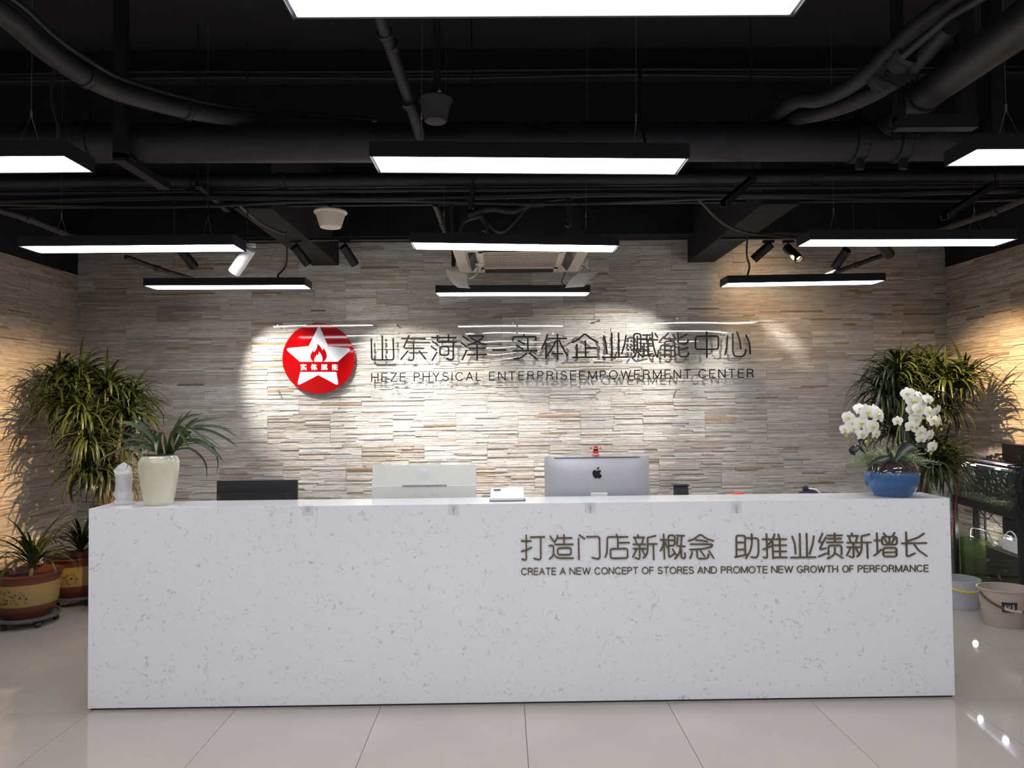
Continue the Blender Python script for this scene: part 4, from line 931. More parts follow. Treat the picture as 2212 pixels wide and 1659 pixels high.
a = at(1705, 540, TYK); spot('black spotlight with its glowing yellow LED showing', 1703, 538, Vector((0.35, -0.75, -0.8)), 'black_metal', True, None, 0)
b = Vector((XR, 6.22, 1.55)); a = at(1900, 522, 5.0); spot('black spotlight hidden behind the housing of the right pendant lamp', 1900, 522, b-a, 'black_metal', False, b, 600, SPOT_WARM, 50, 0.9, trackpy=508, TYK=5.0)
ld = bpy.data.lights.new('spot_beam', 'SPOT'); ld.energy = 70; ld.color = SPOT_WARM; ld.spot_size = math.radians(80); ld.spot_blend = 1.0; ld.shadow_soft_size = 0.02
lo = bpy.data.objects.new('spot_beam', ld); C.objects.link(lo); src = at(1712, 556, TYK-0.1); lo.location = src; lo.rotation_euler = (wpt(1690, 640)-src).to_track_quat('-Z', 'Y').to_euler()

# ================================================================== THINGS ON AND BEHIND THE DESK
def polyprism_xz(pts, y0, depth): return [Vector((x, y0, z)) for x, z in pts]
# silver computer
MY = 4.52
im = thing('desktop_computer', 'silver all-in-one computer seen from the back with a black fruit logo', 'computer', (0, 0, 0))
a, b, z0, z1 = rect_px(1176, 986, 1403, 1069, MY); zb = 0.83
zt = z1; W2 = (b-a)/2; cx = (a+b)/2; zb = zt-0.50
n = 16; vs_ = []; fs = []
nz = 10
for j in range(nz+1):
    for i in range(n+1):
        u, v = i/n, j/nz; x = cx-W2+2*W2*u; z = zb+(zt-zb)*v
        bul = (math.sin(PI*min(1, max(0, u)))**0.45)*(math.sin(PI*v)**0.45)*0.04
        vs_.append((x, MY-0.0052-bul, z))
for j in range(nz):
    for i in range(n): fs.append((j*(n+1)+i, j*(n+1)+i+1, (j+1)*(n+1)+i+1, (j+1)*(n+1)+i))
MB().add(vs_, fs).build('back_shell', M['alu'], im, smooth=True)
MB().box(cx-W2, cx+W2, MY-0.005, MY+0.008, zb, zt, bev=0.001).build('screen_panel', M['alu'], im)
MB().box(cx-W2*0.82, cx+W2*0.82, MY-0.0155, MY-0.008, zt-0.0115, zt-0.0075).build('top_slot', M['grey_slot'], im)
p = at(1292, 1066, MY); MB().box(p.x-0.052, p.x+0.052, MY-0.055, MY-0.03, p.z-0.02, p.z+0.010, bev=0.004).build('hinge', M['white_plastic'], im)
MB().box(p.x-0.095, p.x+0.095, MY-0.05, MY-0.042, 0.756, p.z-0.01, bev=0.003).build('stand', M['alu'], im)
MB().box(p.x-0.095, p.x+0.095, MY-0.05, MY+0.13, 0.75, 0.758, bev=0.002).build('foot', M['alu'], im)
AS, AX, AY = 8.19, 1160, 950; LYL = MY-0.0458
def ap(pts): return [at(x/AS+AX, y/AS+AY, LYL) for x, y in pts]
body = [(1064,552),(1090,540),(1118,536),(1136,551),(1119,575),(1117,606),(1148,633),(1131,668),(1108,686),(1085,678),(1063,676),(1038,684),(1008,662),(984,612),(984,566),(1004,540),(1035,538)]
q = catmull([V2(p.x, p.z) for p in ap(body)], 4, True)
lg = MB().poly([Vector((p.x, LYL, p.y)) for p in q], (0, 1, 0), 0.0015)
leaf_ = catmull([V2(p.x, p.z) for p in ap([(1100,484),(1096,508),(1080,524),(1059,529),(1062,508),(1078,490)])], 4, True)
lg.poly([Vector((p.x, LYL, p.y)) for p in leaf_], (0, 1, 0), 0.0015); lg.build('logo', M['black_gloss'], im, label='black bitten fruit logo')
# figurine on it
p = at(1287, 985.5, MY); fg = thing('figurine', 'tiny red figurine in a winged official hat on the silver computer', 'figurine', (p.x, MY+0.001, zt-0.0005))
k = MY/F
MB().lathe([(0.001, 0), (6*k, 0), (8*k, 2*k), (8*k, 4*k), (6*k, 6*k), (0.001, 6*k)], 18).build('lotus_base', M['pink_resin'], fg, smooth=True)
MB().lathe([(0.001, 5*k), (6*k, 5*k), (6.4*k, 8*k), (5.2*k, 11*k), (0.001, 11*k)], 18).build('robe', M['red'], fg, smooth=True)
MB().lathe([(0.001, 11*k), (5*k, 11.2*k), (5.2*k, 14*k), (4.8*k, 15.5*k), (0.001, 15.5*k)], 18).build('head', M['black_gloss'], fg, smooth=True)
MB().lathe([(0.001, 15.5*k), (5.2*k, 15.5*k), (5.2*k, 17.3*k), (0.001, 17.3*k)], 18).build('hat_band', M['gold'], fg, smooth=True)
MB().lathe([(0.001, 17.3*k), (5*k, 17.3*k), (4.6*k, 20*k), (2*k, 21.5*k), (0.001, 21.5*k)], 18).build('hat', M['red'], fg, smooth=True)
MB().tube([(-9*k, 0, 16.5*k), (9*k, 0, 16.5*k)], 0.6*k, 6).build('hat_wing', M['gold'], fg)
for s in (-1, 1): MB().ball((s*10.3*k, 0, 16.5*k), 2.4*k).build('hat_bead', M['orange'], fg, smooth=True)
# off-white monitor
mo = thing('monitor', 'dusty off-white monitor seen from the back with a row of vent slots', 'monitor')
a, b, z0, z1 = rect_px(805, 1006, 1029, 1074, MY); cx = (a+b)/2; W2 = (b-a)/2; zt = z1; zb = zt-0.42; zs = at(917, 1049, MY).z
pf = [(MY+0.012, zb), (MY+0.012, zt), (MY-0.002, zt), (MY-0.022, zs+0.001), (MY-0.026, zs), (MY-0.030, zb+0.05), (MY-0.01, zb)]
vs_ = [(x, y, z) for x in (cx-W2, cx+W2) for y, z in pf]; m_ = len(pf)
MB().add(vs_, [tuple(range(m_)), tuple(range(2*m_-1, m_-1, -1))]+[(i, (i+1) % m_, m_+(i+1) % m_, m_+i) for i in range(m_)]).build('back_shell', M['offwhite'], mo)
v = MB(); va, vb = at(871, 1050, MY-0.024), at(963, 1050, MY-0.024)
for i in range(32): x = va.x+(vb.x-va.x)*i/31; v.box(x-0.0016, x+0.0016, MY-0.0285, MY-0.0235, va.z-0.006, va.z+0.006)
v.build('vent', M['black_gloss'], mo, kind='stuff')
MB().box(va.x-0.012, vb.x+0.012, MY-0.0275, MY-0.0225, va.z-0.0085, va.z+0.0085, bev=0.002).build('vent_bezel', M['offwhite_relief'], mo)
for px in (898, 933): p = at(px, 1068.5, MY-0.03); MB().ball((p.x, MY-0.0275, p.z), 0.0022, 8, 4).build('screw_hole', M['black_gloss'], mo)
lg = MB(); T3 = lambda x, y: at(x/5.53+780, y/5.53+960, MY-0.014)
def ystep(q): # sheet leans: follow the slanted back
    f = (zt-q.y)/(zt-zs); return Vector((q.x, MY-0.002-0.020*f-0.0022, q.y))
for s in ([(668,410),(700,355),(722,355),(722,410)], [(745,395),(752,362),(785,355),(800,375),(795,400),(765,410),(748,398)], [(843,358),(822,355),(808,380),(815,405),(843,408)]):
    stroke2d(lg, [V2(T3(*p).x, T3(*p).z) for p in s], 0.0045, ystep, (0, 1, 0), 0.002)
lg.build('embossed_letter', M['offwhite_relief'], mo)
MB().box(cx-0.03, cx+0.03, MY-0.02, MY+0.0, 0.758, zb+0.1, bev=0.003).build('stand', M['offwhite'], mo); MB().box(cx-0.12, cx+0.12, MY-0.08, MY+0.12, 0.75, 0.76, bev=0.003).build('foot', M['offwhite'], mo)
p = at(829, 1004, MY); MB().ball((p.x, MY, zt+0.006), 0.012, 8, 5, (1, 0.5, 0.9)).build('tape_scrap', M['white_plastic'], mo); 
p = at(915, 1014, MY-0.006); MB().box(p.x-0.024, p.x+0.024, MY-0.0085, MY-0.006, p.z-0.010, p.z+0.010).build('sticker', M['white_plastic'], mo)
# black monitor
bk = thing('monitor', 'plain black monitor seen from the back with a stepped lower housing', 'monitor')
YB = 4.62; a, b, z0, z1 = rect_px(468, 1038.5, 642.5, 1080, YB); zt = z1; zm = at(555, 1064, YB-0.03).z
MB().box(a, b, YB, YB+0.02, 0.86, zt, bev=0.0015).build('screen_panel', M['black_metal'], bk)
q = [Vector((a, YB-0.001, 0)), Vector((a+0.035, YB-0.045, 0)), Vector((b-0.06, YB-0.045, 0)), Vector((b-0.02, YB-0.001, 0))]
MB().poly([Vector((v_.x, v_.y, 0.87)) for v_ in q], (0, 0, 1), zm-0.87).build('lower_housing', M['black_plastic'], bk)
MB().box((a+b)/2-0.04, (a+b)/2+0.04, YB-0.03, YB, 0.76, 0.87).build('stand', M['black_metal'], bk); MB().box((a+b)/2-0.12, (a+b)/2+0.12, YB-0.09, YB+0.1, 0.75, 0.762, bev=0.003).build('foot', M['black_metal'], bk)
# white tissue-style box on the counter
p = at(1097, 1078, 4.27); wx = thing('plastic_box', 'small white wedge-shaped plastic box with a grey slot on the counter', 'box', (p.x-0.004, 4.25, DZ+0.0005))
w_ = 0.098; pf = [(-0.04, 0.004), (-0.04, 0.017), (0.045, 0.068), (0.05, 0.064), (0.05, 0.004)]
vs_ = [(x+(0.004 if z > 0.03 else 0)*(1 if x < 0 else -0.3), y, z) for x in (-w_, w_) for y, z in pf]
MB().add(vs_, [tuple(range(5)), tuple(range(9, 4, -1))]+[(i, (i+1) % 5, 5+(i+1) % 5, 5+i) for i in range(5)]).build('shell', M['white_plastic'], wx)
MB().box(-w_-0.004, w_+0.008, -0.048, 0.052, 0.0, 0.004, bev=0.001).build('base_plate', M['grey_slot'], wx)
mt = Matrix.Translation((-w_+0.04, 0.024, 0.0575)) @ Matrix.Rotation(math.atan2(0.051, 0.085), 4, 'X')
MB().box(-0.02, 0.02, -0.006, 0.006, -0.001, 0.0012, bev=0.0005, mtx=mt).build('slot', M['grey_slot'], wx)
# desk phone
p = at(1476, 1058, 4.60); ph = thing('desk_phone', 'black desk telephone standing behind the counter', 'telephone', (p.x, 4.6, 0.75))
zt = at(1476, 1047.5, 4.6).z-0.75
MB().add([(-0.045, -0.02, 0), (0.055, -0.02, 0), (0.042, 0.05, zt-0.012), (-0.052, 0.05, zt), (-0.045, 0.04, 0), (0.055, 0.04, 0), (0.050, 0.085, zt-0.018), (-0.046, 0.085, zt-0.004)],
         [(0, 1, 2, 3), (4, 7, 6, 5), (0, 3, 7, 4), (1, 5, 6, 2), (3, 2, 6, 7), (0, 4, 5, 1)]).build('body', M['black_plastic'], ph)
MB().box(-0.054, 0.048, 0.028, 0.092, zt-0.012, zt-0.002, bev=0.004).build('top_lip', M['black_plastic'], ph)
MB().box(-0.012, 0.004, 0.033, 0.040, zt-0.045, zt-0.038).build('print_mark', M['grey_slot'], ph)
p = at(1590, 1066, 4.55); rs = thing('stapler', 'orange-red stapler tip showing behind the counter seam', 'stapler', (p.x, 4.56, 0.0))
zt = at(1590, 1064.5, 4.55).z
MB().add([(-0.06, -0.02, zt-0.05), (0.05, -0.02, zt-0.05), (0.05, -0.02, zt), (0.03, -0.02, zt+0.002), (-0.06, -0.02, zt-0.012), (-0.06, 0.02, zt-0.05), (0.05, 0.02, zt-0.05), (0.05, 0.02, zt), (0.03, 0.02, zt+0.002), (-0.06, 0.02, zt-0.012)],
         [(0, 1, 2, 3, 4), (9, 8, 7, 6, 5), (0, 4, 9, 5), (1, 6, 7, 2), (2, 7, 8, 3), (3, 8, 9, 4), (0, 5, 6, 1)]).build('body', M['orange'], rs)
MB().box(-0.03, 0.03, -0.02, 0.02, 0.75, zt-0.048).build('base', M['orange'], rs)
# bag
p = at(1752, 1064, 4.7); bg = thing('cloth_bag', 'slumped navy cloth bag with a pale strap behind the counter', 'bag', (p.x, 4.72, 0.0))
zt = at(1752, 1056, 4.7).z
MB().ball((0.0, 0, zt-0.16), 0.16, 18, 10, (0.78, 0.6, 1.0)).build('body', M['navy'], bg, smooth=True)
MB().ball((-0.03, -0.01, zt+0.003), 0.02, 10, 6, (1.1, 0.8, 0.9)).build('knot', M['navy'], bg, smooth=True)
MB().tube(catmull([(-0.02, -0.03, zt+0.004), (0.02, -0.05, zt-0.002), (0.045, -0.06, zt-0.03)], 4), 0.006, 6).build('strap', M['aged_white'], bg, smooth=True)
MB().box(-0.08, 0.08, -0.05, 0.05, 0.75, zt-0.2, bev=0.02).build('bag_base', M['navy'], bg)
# plastic-wrapped cups
p = at(267, 1091, 4.27); st = thing('wrapped_cup_stack', 'stack of plastic cups in a crumpled clear bag beside the cream vase', 'cups', (p.x, 4.27, DZ+0.0005))
rnd = random.Random(2); k = 4.27/F
c = MB()
for i in range(24):
    z = 0.012+i*0.0072; c.lathe([(0.034, z), (0.037, z+0.001), (0.037, z+0.003), (0.034, z+0.0045)], 20)
c.build('cup', M['white_plastic'], st, kind='stuff')
prof = [(0.001, 0), (17, 0), (19.5, 4), (20, 8), (17.5, 13), (20, 17), (21, 22), (18, 27), (17.5, 33), (18, 45), (18.5, 55), (18.5, 64), (18, 69), (16, 71.5), (16, 74), (14, 78), (10, 83), (5, 87), (1, 90)]
vs_ = []; fs = []; nn = 36
for j, (r, z) in enumerate(prof):
    for i in range(nn):
        q = 2*PI*i/nn; rr = 0.9*r*(1+0.07*math.sin(3*q+j*1.3)+0.05*math.sin(7*q+j*2.1)+rnd.uniform(-0.03, 0.03)); sx = 1.0 if z < 70 else 1.25
        vs_.append((rr*k*math.cos(q)*sx+(-0.006+0.0003*(z-70)*1.2 if z > 71 else 0), rr*k*math.sin(q)*(0.6 if z > 70 else 1), z*k))
for j in range(len(prof)-1):
    for i in range(nn): fs.append((j*nn+i, j*nn+(i+1) % nn, (j+1)*nn+(i+1) % nn, (j+1)*nn+i))
MB().add(vs_, fs).build('clear_bag', M['film'], st, smooth=True)
# ---------------- cream vase with grass-leaved orchid
VY = 4.262; p = at(343, 1091, VY); k = VY/F
vase = thing('vase', 'tall cream glazed vase with long arching green leaves', 'vase', (p.x, VY, DZ+0.0005))
prof = [(0.001, 0), (30, 0), (31.5, 1.5), (33, 8), (38, 30), (42.5, 58), (45, 78), (45.2, 88), (44, 95), (40, 101), (34, 104.5), (31, 105), (29, 104), (28, 100), (0.001, 98)]
MB().lathe([(r*k*0.90, z*k) for r, z in prof], 56).build('body', M['cream'], vase, smooth=True)
MB().lathe([(25*k, 103*k), (30.5*k, 105*k), (31.5*k, 107.5*k), (30*k, 108.5*k), (24*k, 107*k), (0.001, 106*k)], 40).build('inner_pot', M['black_plastic'], vase, smooth=True)
VL = (p.x, VY, DZ+0.0005)
def ribbon(pts, wd, fold=0.25, tipf=0.15, basef=0.45, facing=None, seg=12, peak=0.5):
    """tapered folded blade along pts, in world space"""
    pts = [Vector(q) for q in pts]; L = catmull(pts, max(2, seg//max(1, len(pts)-1)))
    mb = MB(); n = len(L); vs_ = []; fs = []
    for i, q in enumerate(L):
        t = i/(n-1); tg = (L[min(i+1, n-1)]-L[max(i-1, 0)]).normalized()
        f = facing if facing is not None else Vector((0, -1, 0.25))
        s = tg.cross(f)
        if s.length < 1e-4: s = tg.orthogonal()
        s.normalize(); nr = s.cross(tg).normalized()
        w = (basef+(1-basef)*min(1, t/peak)) if t < peak else max(0.0, 1-((t-peak)/(1-peak))**2.2)
        w = max(0.02, w)*wd/2
        vs_ += [q+s*w, q-nr*w*fold, q-s*w]
    for i in range(n-1):
        o = i*3; fs += [(o, o+1, o+4, o+3), (o+1, o+2, o+5, o+4)]
    mb.add(vs_, fs); return mb
ov = lambda x, y, Y: at(x/7.373+240, y/7.373+880, Y)
LV = [([(900,740),(990,400),(1140,95)],50,0),([(930,740),(1040,330),(1290,30)],45,.05),([(930,730),(1110,220),(1470,92)],50,-.03),([(960,730),(1210,300),(1405,155)],48,-.08),
 ([(960,740),(1260,290),(1500,200),(1820,155)],46,.03),([(960,740),(1280,330),(1650,310),(1950,350)],30,.08),([(960,740),(1330,350),(1700,310),(2015,465)],46,-.02),([(970,740),(1260,380),(1550,370),(1850,510),(2020,635)],44,-.06),
 ([(950,740),(1050,420),(1250,340),(1500,520),(1800,710)],56,-.1),([(970,740),(1150,540),(1400,540),(1650,720),(1795,860)],72,-.08),([(930,740),(1000,400),(1130,330),(1325,560)],60,-.12),([(930,740),(990,420),(1090,390),(1250,660)],66,-.15),
 ([(900,740),(930,530),(970,520),(1005,700)],80,-.16),([(960,720),(1020,680),(1250,650),(1450,800),(1520,960),(1520,1160)],36,-.05),([(960,740),(1200,480),(1500,460),(1910,770)],12,.05),([(970,740),(1300,460),(1600,600),(1700,860),(1675,1060)],22,.02),([(960,720),(1100,620),(1300,570),(1480,605)],16,.04),
 ([(800,740),(620,360),(310,130)],60,0),([(790,740),(600,420),(330,260),(80,230)],66,-.06),([(820,740),(720,440),(600,280),(480,150)],52,.05),([(790,740),(560,480),(300,430),(-60,350)],40,.03),([(790,740),(500,520),(250,520),(-100,620)],40,-.04),
 ([(780,740),(500,640),(250,640),(-60,760),(-220,900)],40,-.08),([(780,720),(640,630),(500,610),(340,740),(240,990)],48,-.12),([(780,730),(620,670),(520,700),(410,900)],48,-.14),([(800,740),(720,650),(640,650),(530,800)],60,-.16),([(820,740),(740,560),(720,560),(720,770)],62,-.17),
 ([(880,740),(860,560),(840,400)],42,-.05),([(900,740),(960,430),(1090,300)],60,-.02),([(800,740),(620,520),(350,290)],46,.08),([(870,740),(885,600),(880,480)],40,-.1),([(820,740),(760,500),(840,380)],70,-.06),
 ([(960,740),(1080,560),(1300,520)],40,.1),([(780,740),(640,600),(400,560),(200,600)],40,.1),([(820,740),(700,520),(540,400)],56,.09),([(930,740),(1000,520),(1120,360)],56,.1)]
for pts, wd, dy in LV:
    n = len(pts); P = []
    for i, (x, y) in enumerate(pts): P.append(ov(x, y, VY-0.02+dy*(i/(n-1))*1.2)-Vector(VL))
    rz = Vector((random.uniform(-.3, .3), -1, random.uniform(0.1, 0.5)))
    ribbon(P, wd/7.373*VY/F*1.08, facing=rz).build('leaf', M['leaf_dark'], vase, smooth=True, fix=False)
rnd = random.Random(9)
for cx_, cy_ in ((770, 345), (520, 490), (600, 380)):
    m = MB(); c = ov(cx_, cy_, VY)-Vector(VL)
    for _ in range(16): m.ball(c+Vector((rnd.uniform(-.04, .04), rnd.uniform(-.03, .03), rnd.uniform(-.022, .028))), rnd.uniform(0.004, 0.008), 6, 4)
    m.tube([c, Vector((0, 0, 106*k))], 0.002, 5); m.build('flower_stalk', M['bark'], vase, smooth=True, label='dry dark flower cluster')
# ---------------- blue bowl with white orchids
BY = 4.252; p = at(1927, 1072, BY); k = BY/F; BL = Vector((p.x, BY, DZ+0.0005))
bowl = thing('flower_bowl', 'round blue drip-glazed bowl of white artificial orchids on the counter', 'flower arrangement', BL)
prof = [(0.001, 0), (36, 0), (40, 1), (50, 11), (58, 24), (61.5, 38), (60, 52), (55, 65), (48, 74), (45, 77), (43, 76), (44, 72), (40, 68), (0.001, 66)]
MB().lathe([(r*k*0.90, z*k) for r, z in prof], 64).build('body', M['bowl'], bowl, smooth=True)
ob = lambda x, y, Y=BY: at(x/6.144+1800, y/6.144+820, Y)-BL
# fern sprigs
rnd = random.Random(21); mb = MB(); tri = 0
for _ in range(170):
    a = rnd.uniform(0, 2*PI); el = rnd.uniform(0.05, 1.2); ln = rnd.uniform(0.08, 0.165)
    d = Vector((math.cos(a)*math.cos(el)*1.25, math.sin(a)*math.cos(el), math.sin(el))); base = Vector((d.x*0.06, d.y*0.05, 72*k))
    for q in range(9):
        t = (q+1)/9; c = base+d*ln*t+Vector((0, 0, -0.05*t*t)); 
        for s in (-1, 1):
            sd = d.cross(Vector((0, 0, 1))).normalized()*s; tip = c+sd*0.022*(1.15-t)+d*0.014+Vector((0, 0, rnd.uniform(-.004, .008)))
            n_ = d*0.0042; mb.add([c-n_, c+n_, tip], [(0, 1, 2)])
    mb.tube([base, base+d*ln*0.5+Vector((0, 0, -0.0125)), base+d*ln+Vector((0, 0, -0.05))], 0.0009, 4, caps=False)
mb.build('fern_foliage', M['leaf_fern'], bowl, kind='stuff', fix=False)
bm_ = MB().ball((0, 0, 0), 0.0042, 7, 5).mesh('pink_bud', M['pink'], smooth=True)
for x, y in ((670,795),(765,785),(745,850),(960,820),(840,865),(895,840),(735,880),(690,910),(520,945),(590,950),(535,1050),(1105,860),(1120,945),(1090,965),(1225,930),(1255,1070),(290,875),(335,850),(570,805),(655,855),(1055,890)):
    o = bpy.data.objects.new('pink_bud', bm_); C.objects.link(o); o.parent = bowl; o.location = ob(x, y, BY-0.07+rnd.uniform(-.02, .03))
# waxy dark leaves
for pts, wd, Yo in (([(830,1090),(740,1040),(620,1070),(500,1105)],95,-.13),([(820,1080),(900,960),(1000,900),(1095,900)],150,-.12),([(820,1080),(760,1000),(705,880)],62,-.12),([(420,980),(340,900),(250,950),(300,1005)],100,-.02),([(1060,900),(1150,870),(1230,890),(1240,960)],95,.0),([(440,900),(390,830),(360,815),(345,870)],70,.03),([(940,560),(960,500),(955,430)],85,.06),([(950,860),(970,760),(965,660)],105,.04)):
    P = [ob(x, y, BY+Yo) for x, y in pts]
    ribbon(P, wd/6.144*k, fold=0.35, basef=0.2, facing=Vector((0.1, -1, 0.5)), peak=0.55, seg=14).build('waxy_leaf', M['leaf_orchid'], bowl, smooth=True, fix=False)
# stems
for pts, r in (([(820,980),(850,700),(910,500),(930,260),(1000,230)],.0035),([(890,980),(880,700),(895,560),(930,400),(950,300)],.004),([(940,980),(960,660),(1060,480)],.0025),([(540,980),(560,860),(500,700),(440,560)],.0028),([(1190,440),(1240,560),(1290,700),(1250,860),(1240,940)],.002),([(250,600),(250,700),(245,830)],.0012),([(245,690),(200,720),(178,745)],.0012),([(1360,540),(1400,590),(1480,600)],.0012),([(480,640),(490,760),(480,860)],.0014)):
    MB().tube(catmull([ob(x, y, BY-0.02) for x, y in pts], 5), r, 7).build('stem', M['stem'], bowl, smooth=True)
bud_m = MB().ball((0, 0, 0), 0.0095, 9, 6, (0.9, 0.9, 1.1)).mesh('green_bud', M['bud'], smooth=True)
for x, y, s in ((178,752,1),(435,828,1),(1195,512,.9),(1110,640,.9),(1373,612,.9),(1435,662,.95),(1297,980,.85),(262,762,.6),(197,822,.6),(1300,500,.55),(1240,575,.55)):
    o = bpy.data.objects.new('green_bud', bud_m); C.objects.link(o); o.parent = bowl; o.location = ob(x, y, BY-0.09); o.scale = (s, s, s)
# flower meshes: shared petal
def petal_mesh(name, L_, W_, cup):
    vs_ = []; fs = []; nu, nv = 6, 4
    for i in range(nu+1):
        t = i/nu; w = W_/2*(max(0.0, math.sin(PI*min(1, 0.10+0.90*t)))**0.55)*(1.0 if t < 1 else 0.0)+0.001
        for j in range(nv+1):
            s = (j/nv-0.5)*2; vs_.append((s*w, L_*t, cup*(t*t*0.6-0.25*(1-abs(s))*math.sin(PI*t))))
    for i in range(nu):
        for j in range(nv): o = i*(nv+1)+j; fs.append((o, o+1, o+nv+2, o+nv+1))
    return MB().add(vs_, fs).mesh(name, M['petal'], smooth=True, fix=False)
pm_w = petal_mesh('petal', 0.031, 0.036, -0.010); pm_n = petal_mesh('petal', 0.031, 0.019, -0.006)
lipm = MB(); lipm.ball((0, 0, -0.004), 0.006, 8, 5, (1, 1, 0.8)); lipm.ball((-0.006, -0.002, -0.004), 0.0045, 7, 4, (1, 1, 0.5)); lipm.ball((0.006, -0.002, -0.004), 0.0045, 7, 4, (1, 1, 0.5)); lipm.ball((0, -0.009, -0.002), 0.0045, 7, 4, (0.9, 1.5, 0.5))
lipm = lipm.mesh('flower', M['petal_heart'], smooth=True)
FLW = [(985,180,1.05,-30,10),(1070,285,1.2,0,0),(1155,190,.8,30,30),(1215,300,1.0,15,-10),(1150,400,1.15,5,5),(1050,400,.95,-25,0),(1280,420,1.05,20,10),(1105,530,1.15,-5,-10),(1340,530,1.15,10,20),(1435,545,1.0,40,0),(1390,420,1.0,25,-20),(1045,630,1.0,-20,-15),(1300,750,1.05,20,-20),(1175,700,1.0,0,-20),(1340,900,1.1,25,-15),(1270,250,.9,10,20),(850,550,.8,-40,0),(1180,790,.9,-5,-25),
       (195,500,1.0,-30,5),(265,585,1.15,-15,0),(385,575,1.25,-5,5),(465,430,1.3,5,5),(545,630,1.25,10,-5),(620,470,1.3,15,5),(150,665,.85,-35,-10),(275,660,.85,-20,-15),(400,735,1.0,0,-20),(585,725,.9,20,-15),(370,380,1.1,-5,25),(560,400,1.0,10,20)]
rnd = random.Random(33)
for i, (x, y, s, yaw, pit) in enumerate(FLW):
    loc = ob(x, y, BY-0.06+rnd.uniform(-0.03, 0.03)); s *= 1.18
    fm = Matrix.Translation(loc) @ Matrix.Rotation(math.radians(yaw), 4, 'Z') @ Matrix.Rotation(math.radians(90+pit*-1), 4, 'X') @ Matrix.Rotation(rnd.uniform(-.3, .3), 4, 'Z') @ Matrix.Scale(s, 4)
    fo = bpy.data.objects.new('flower', lipm); C.objects.link(fo); fo.parent = bowl; fo.matrix_local = fm
    for ang, pmx, zo in ((75, pm_w, 0.001), (-75, pm_w, 0.001), (0, pm_n, -0.001), (140, pm_n, -0.001), (-140, pm_n, -0.001)):
        po = bpy.data.objects.new('petal', pmx); C.objects.link(po); po.parent = fo
        po.matrix_local = Matrix.Rotation(math.radians(ang+rnd.uniform(-6, 6)), 4, 'Z') @ Matrix.Translation((0, 0.002, zo-0.006)) @ Matrix.Rotation(rnd.uniform(-.15, .15), 4, 'X')

# ================================================================== FLOOR PLANTS
def blade_mesh(seed, L_=1.0, W_=0.07, droop=1.6, n=8):
    """unit blade: starts at the origin rising along +Z and arcs over towards +X"""
    rnd = random.Random(seed); vs_ = []; fs = []; p = Vector((0, 0, 0)); a0 = 0.25+rnd.uniform(-.1, .1)
    for i in range(n+1):
        t = i/n; a = a0+droop*t**1.3; d = Vector((math.sin(a), 0, math.cos(a)))
        if i: p = p+d*(L_/n)
        w = W_/2*(0.55+0.45*min(1, t/0.3))*(1-max(0, (t-0.3)/0.7)**1.8)+0.0015
        nr = Vector((-d.z, 0, d.x)); vs_ += [p+Vector((0, w, 0)), p+nr*(w*0.35), p-Vector((0, w, 0))]
    for i in range(n): o = i*3; fs += [(o, o+3, o+4, o+1), (o+1, o+4, o+5, o+2)]
    return vs_, fs
BV = [blade_mesh(i, 1.0, 0.075, 0.5+0.32*i) for i in range(8)]
BM = []
for vs_, fs in BV: BM.append(MB().add(vs_, fs).mesh('leaf', M['leaf_dracaena'], smooth=True, fix=False))
def foliage(parent, base, rosettes, leaves_each, length, wscale, seed, cap=300):
    def inside(m):
        for q in ((1.0, 0, 0.1), (0.6, 0, 0.5), (0.5, 0, -0.2)):
            w_ = Vector(base)+m @ Vector(q)
            if not (XL+0.04 < w_.x < XR-0.04 and w_.y < WY-0.05): return False
        return True
    rnd = random.Random(seed); allv = []
    for c in rosettes:
        for _ in range(leaves_each):
            az = rnd.uniform(0, 2*PI); e = rnd.random(); ln = length*rnd.uniform(0.7, 1.2); vi = min(7, int(rnd.triangular(0, 8, 5)))
            m = Matrix.Translation(Vector(c)-Vector(base)+Vector((0, 0, rnd.uniform(-0.05, 0.03)))) @ Matrix.Rotation(az, 4, 'Z') @ Matrix.Rotation(rnd.uniform(-0.1, 1.3), 4, 'Y') @ Matrix.Scale(ln, 4) @ Matrix.Diagonal((1, wscale, 1, 1))
            if not inside(m): continue
            tip = m @ Vector((0.6, 0, 0.2)); allv.append((tip.y, vi, m))
    allv.sort(key=lambda q: q[0])
    for _, vi, m in allv[:cap]:
        o = bpy.data.objects.new('leaf', BM[vi]); C.objects.link(o); o.parent = parent; o.matrix_local = m
    rest = MB()
    for _, vi, m in allv[cap:]: rest.add([m @ Vector(q) for q in BV[vi][0]], BV[vi][1])
    if rest.v: rest.build('leaf', M['leaf_dracaena'], parent, smooth=True, kind='stuff', fix=False)
def tall_pot(parent, r, h, m='terracotta'):
    MB().lathe([(0.001, 0), (r*0.7, 0), (r*0.72, 0.01), (r*0.95, h*0.85), (r*1.03, h*0.93), (r*1.03, h), (r*0.92, h), (r*0.9, h-0.04), (0.001, h-0.04)], 40).build('pot', M[m], parent, smooth=True)
def big_plant(label, base, ros, seed, pot='terracotta'):
    t = thing('potted_dracaena', label, 'potted plant', base); tall_pot(t, 0.14, 0.86, pot)
    B = Vector(base); rnd = random.Random(seed)
    for c in ros:
        top = Vector(c)-B; mid = Vector((top.x*0.35, top.y*0.35, 0.8+(top.z-0.8)*0.5))
        MB().tube(catmull([Vector((top.x*0.1, top.y*0.1, 0.81)), mid, top], 5), [0.015]*11, 8).build('trunk', M['bark'], t, smooth=True)
    foliage(t, base, ros, 95, 0.38, 0.85, seed)
cl = lambda x, y, Y: at(x/4.74, y/4.74+760, Y)
base = (at(236, 1000, 6.15).x, 6.15, 0)
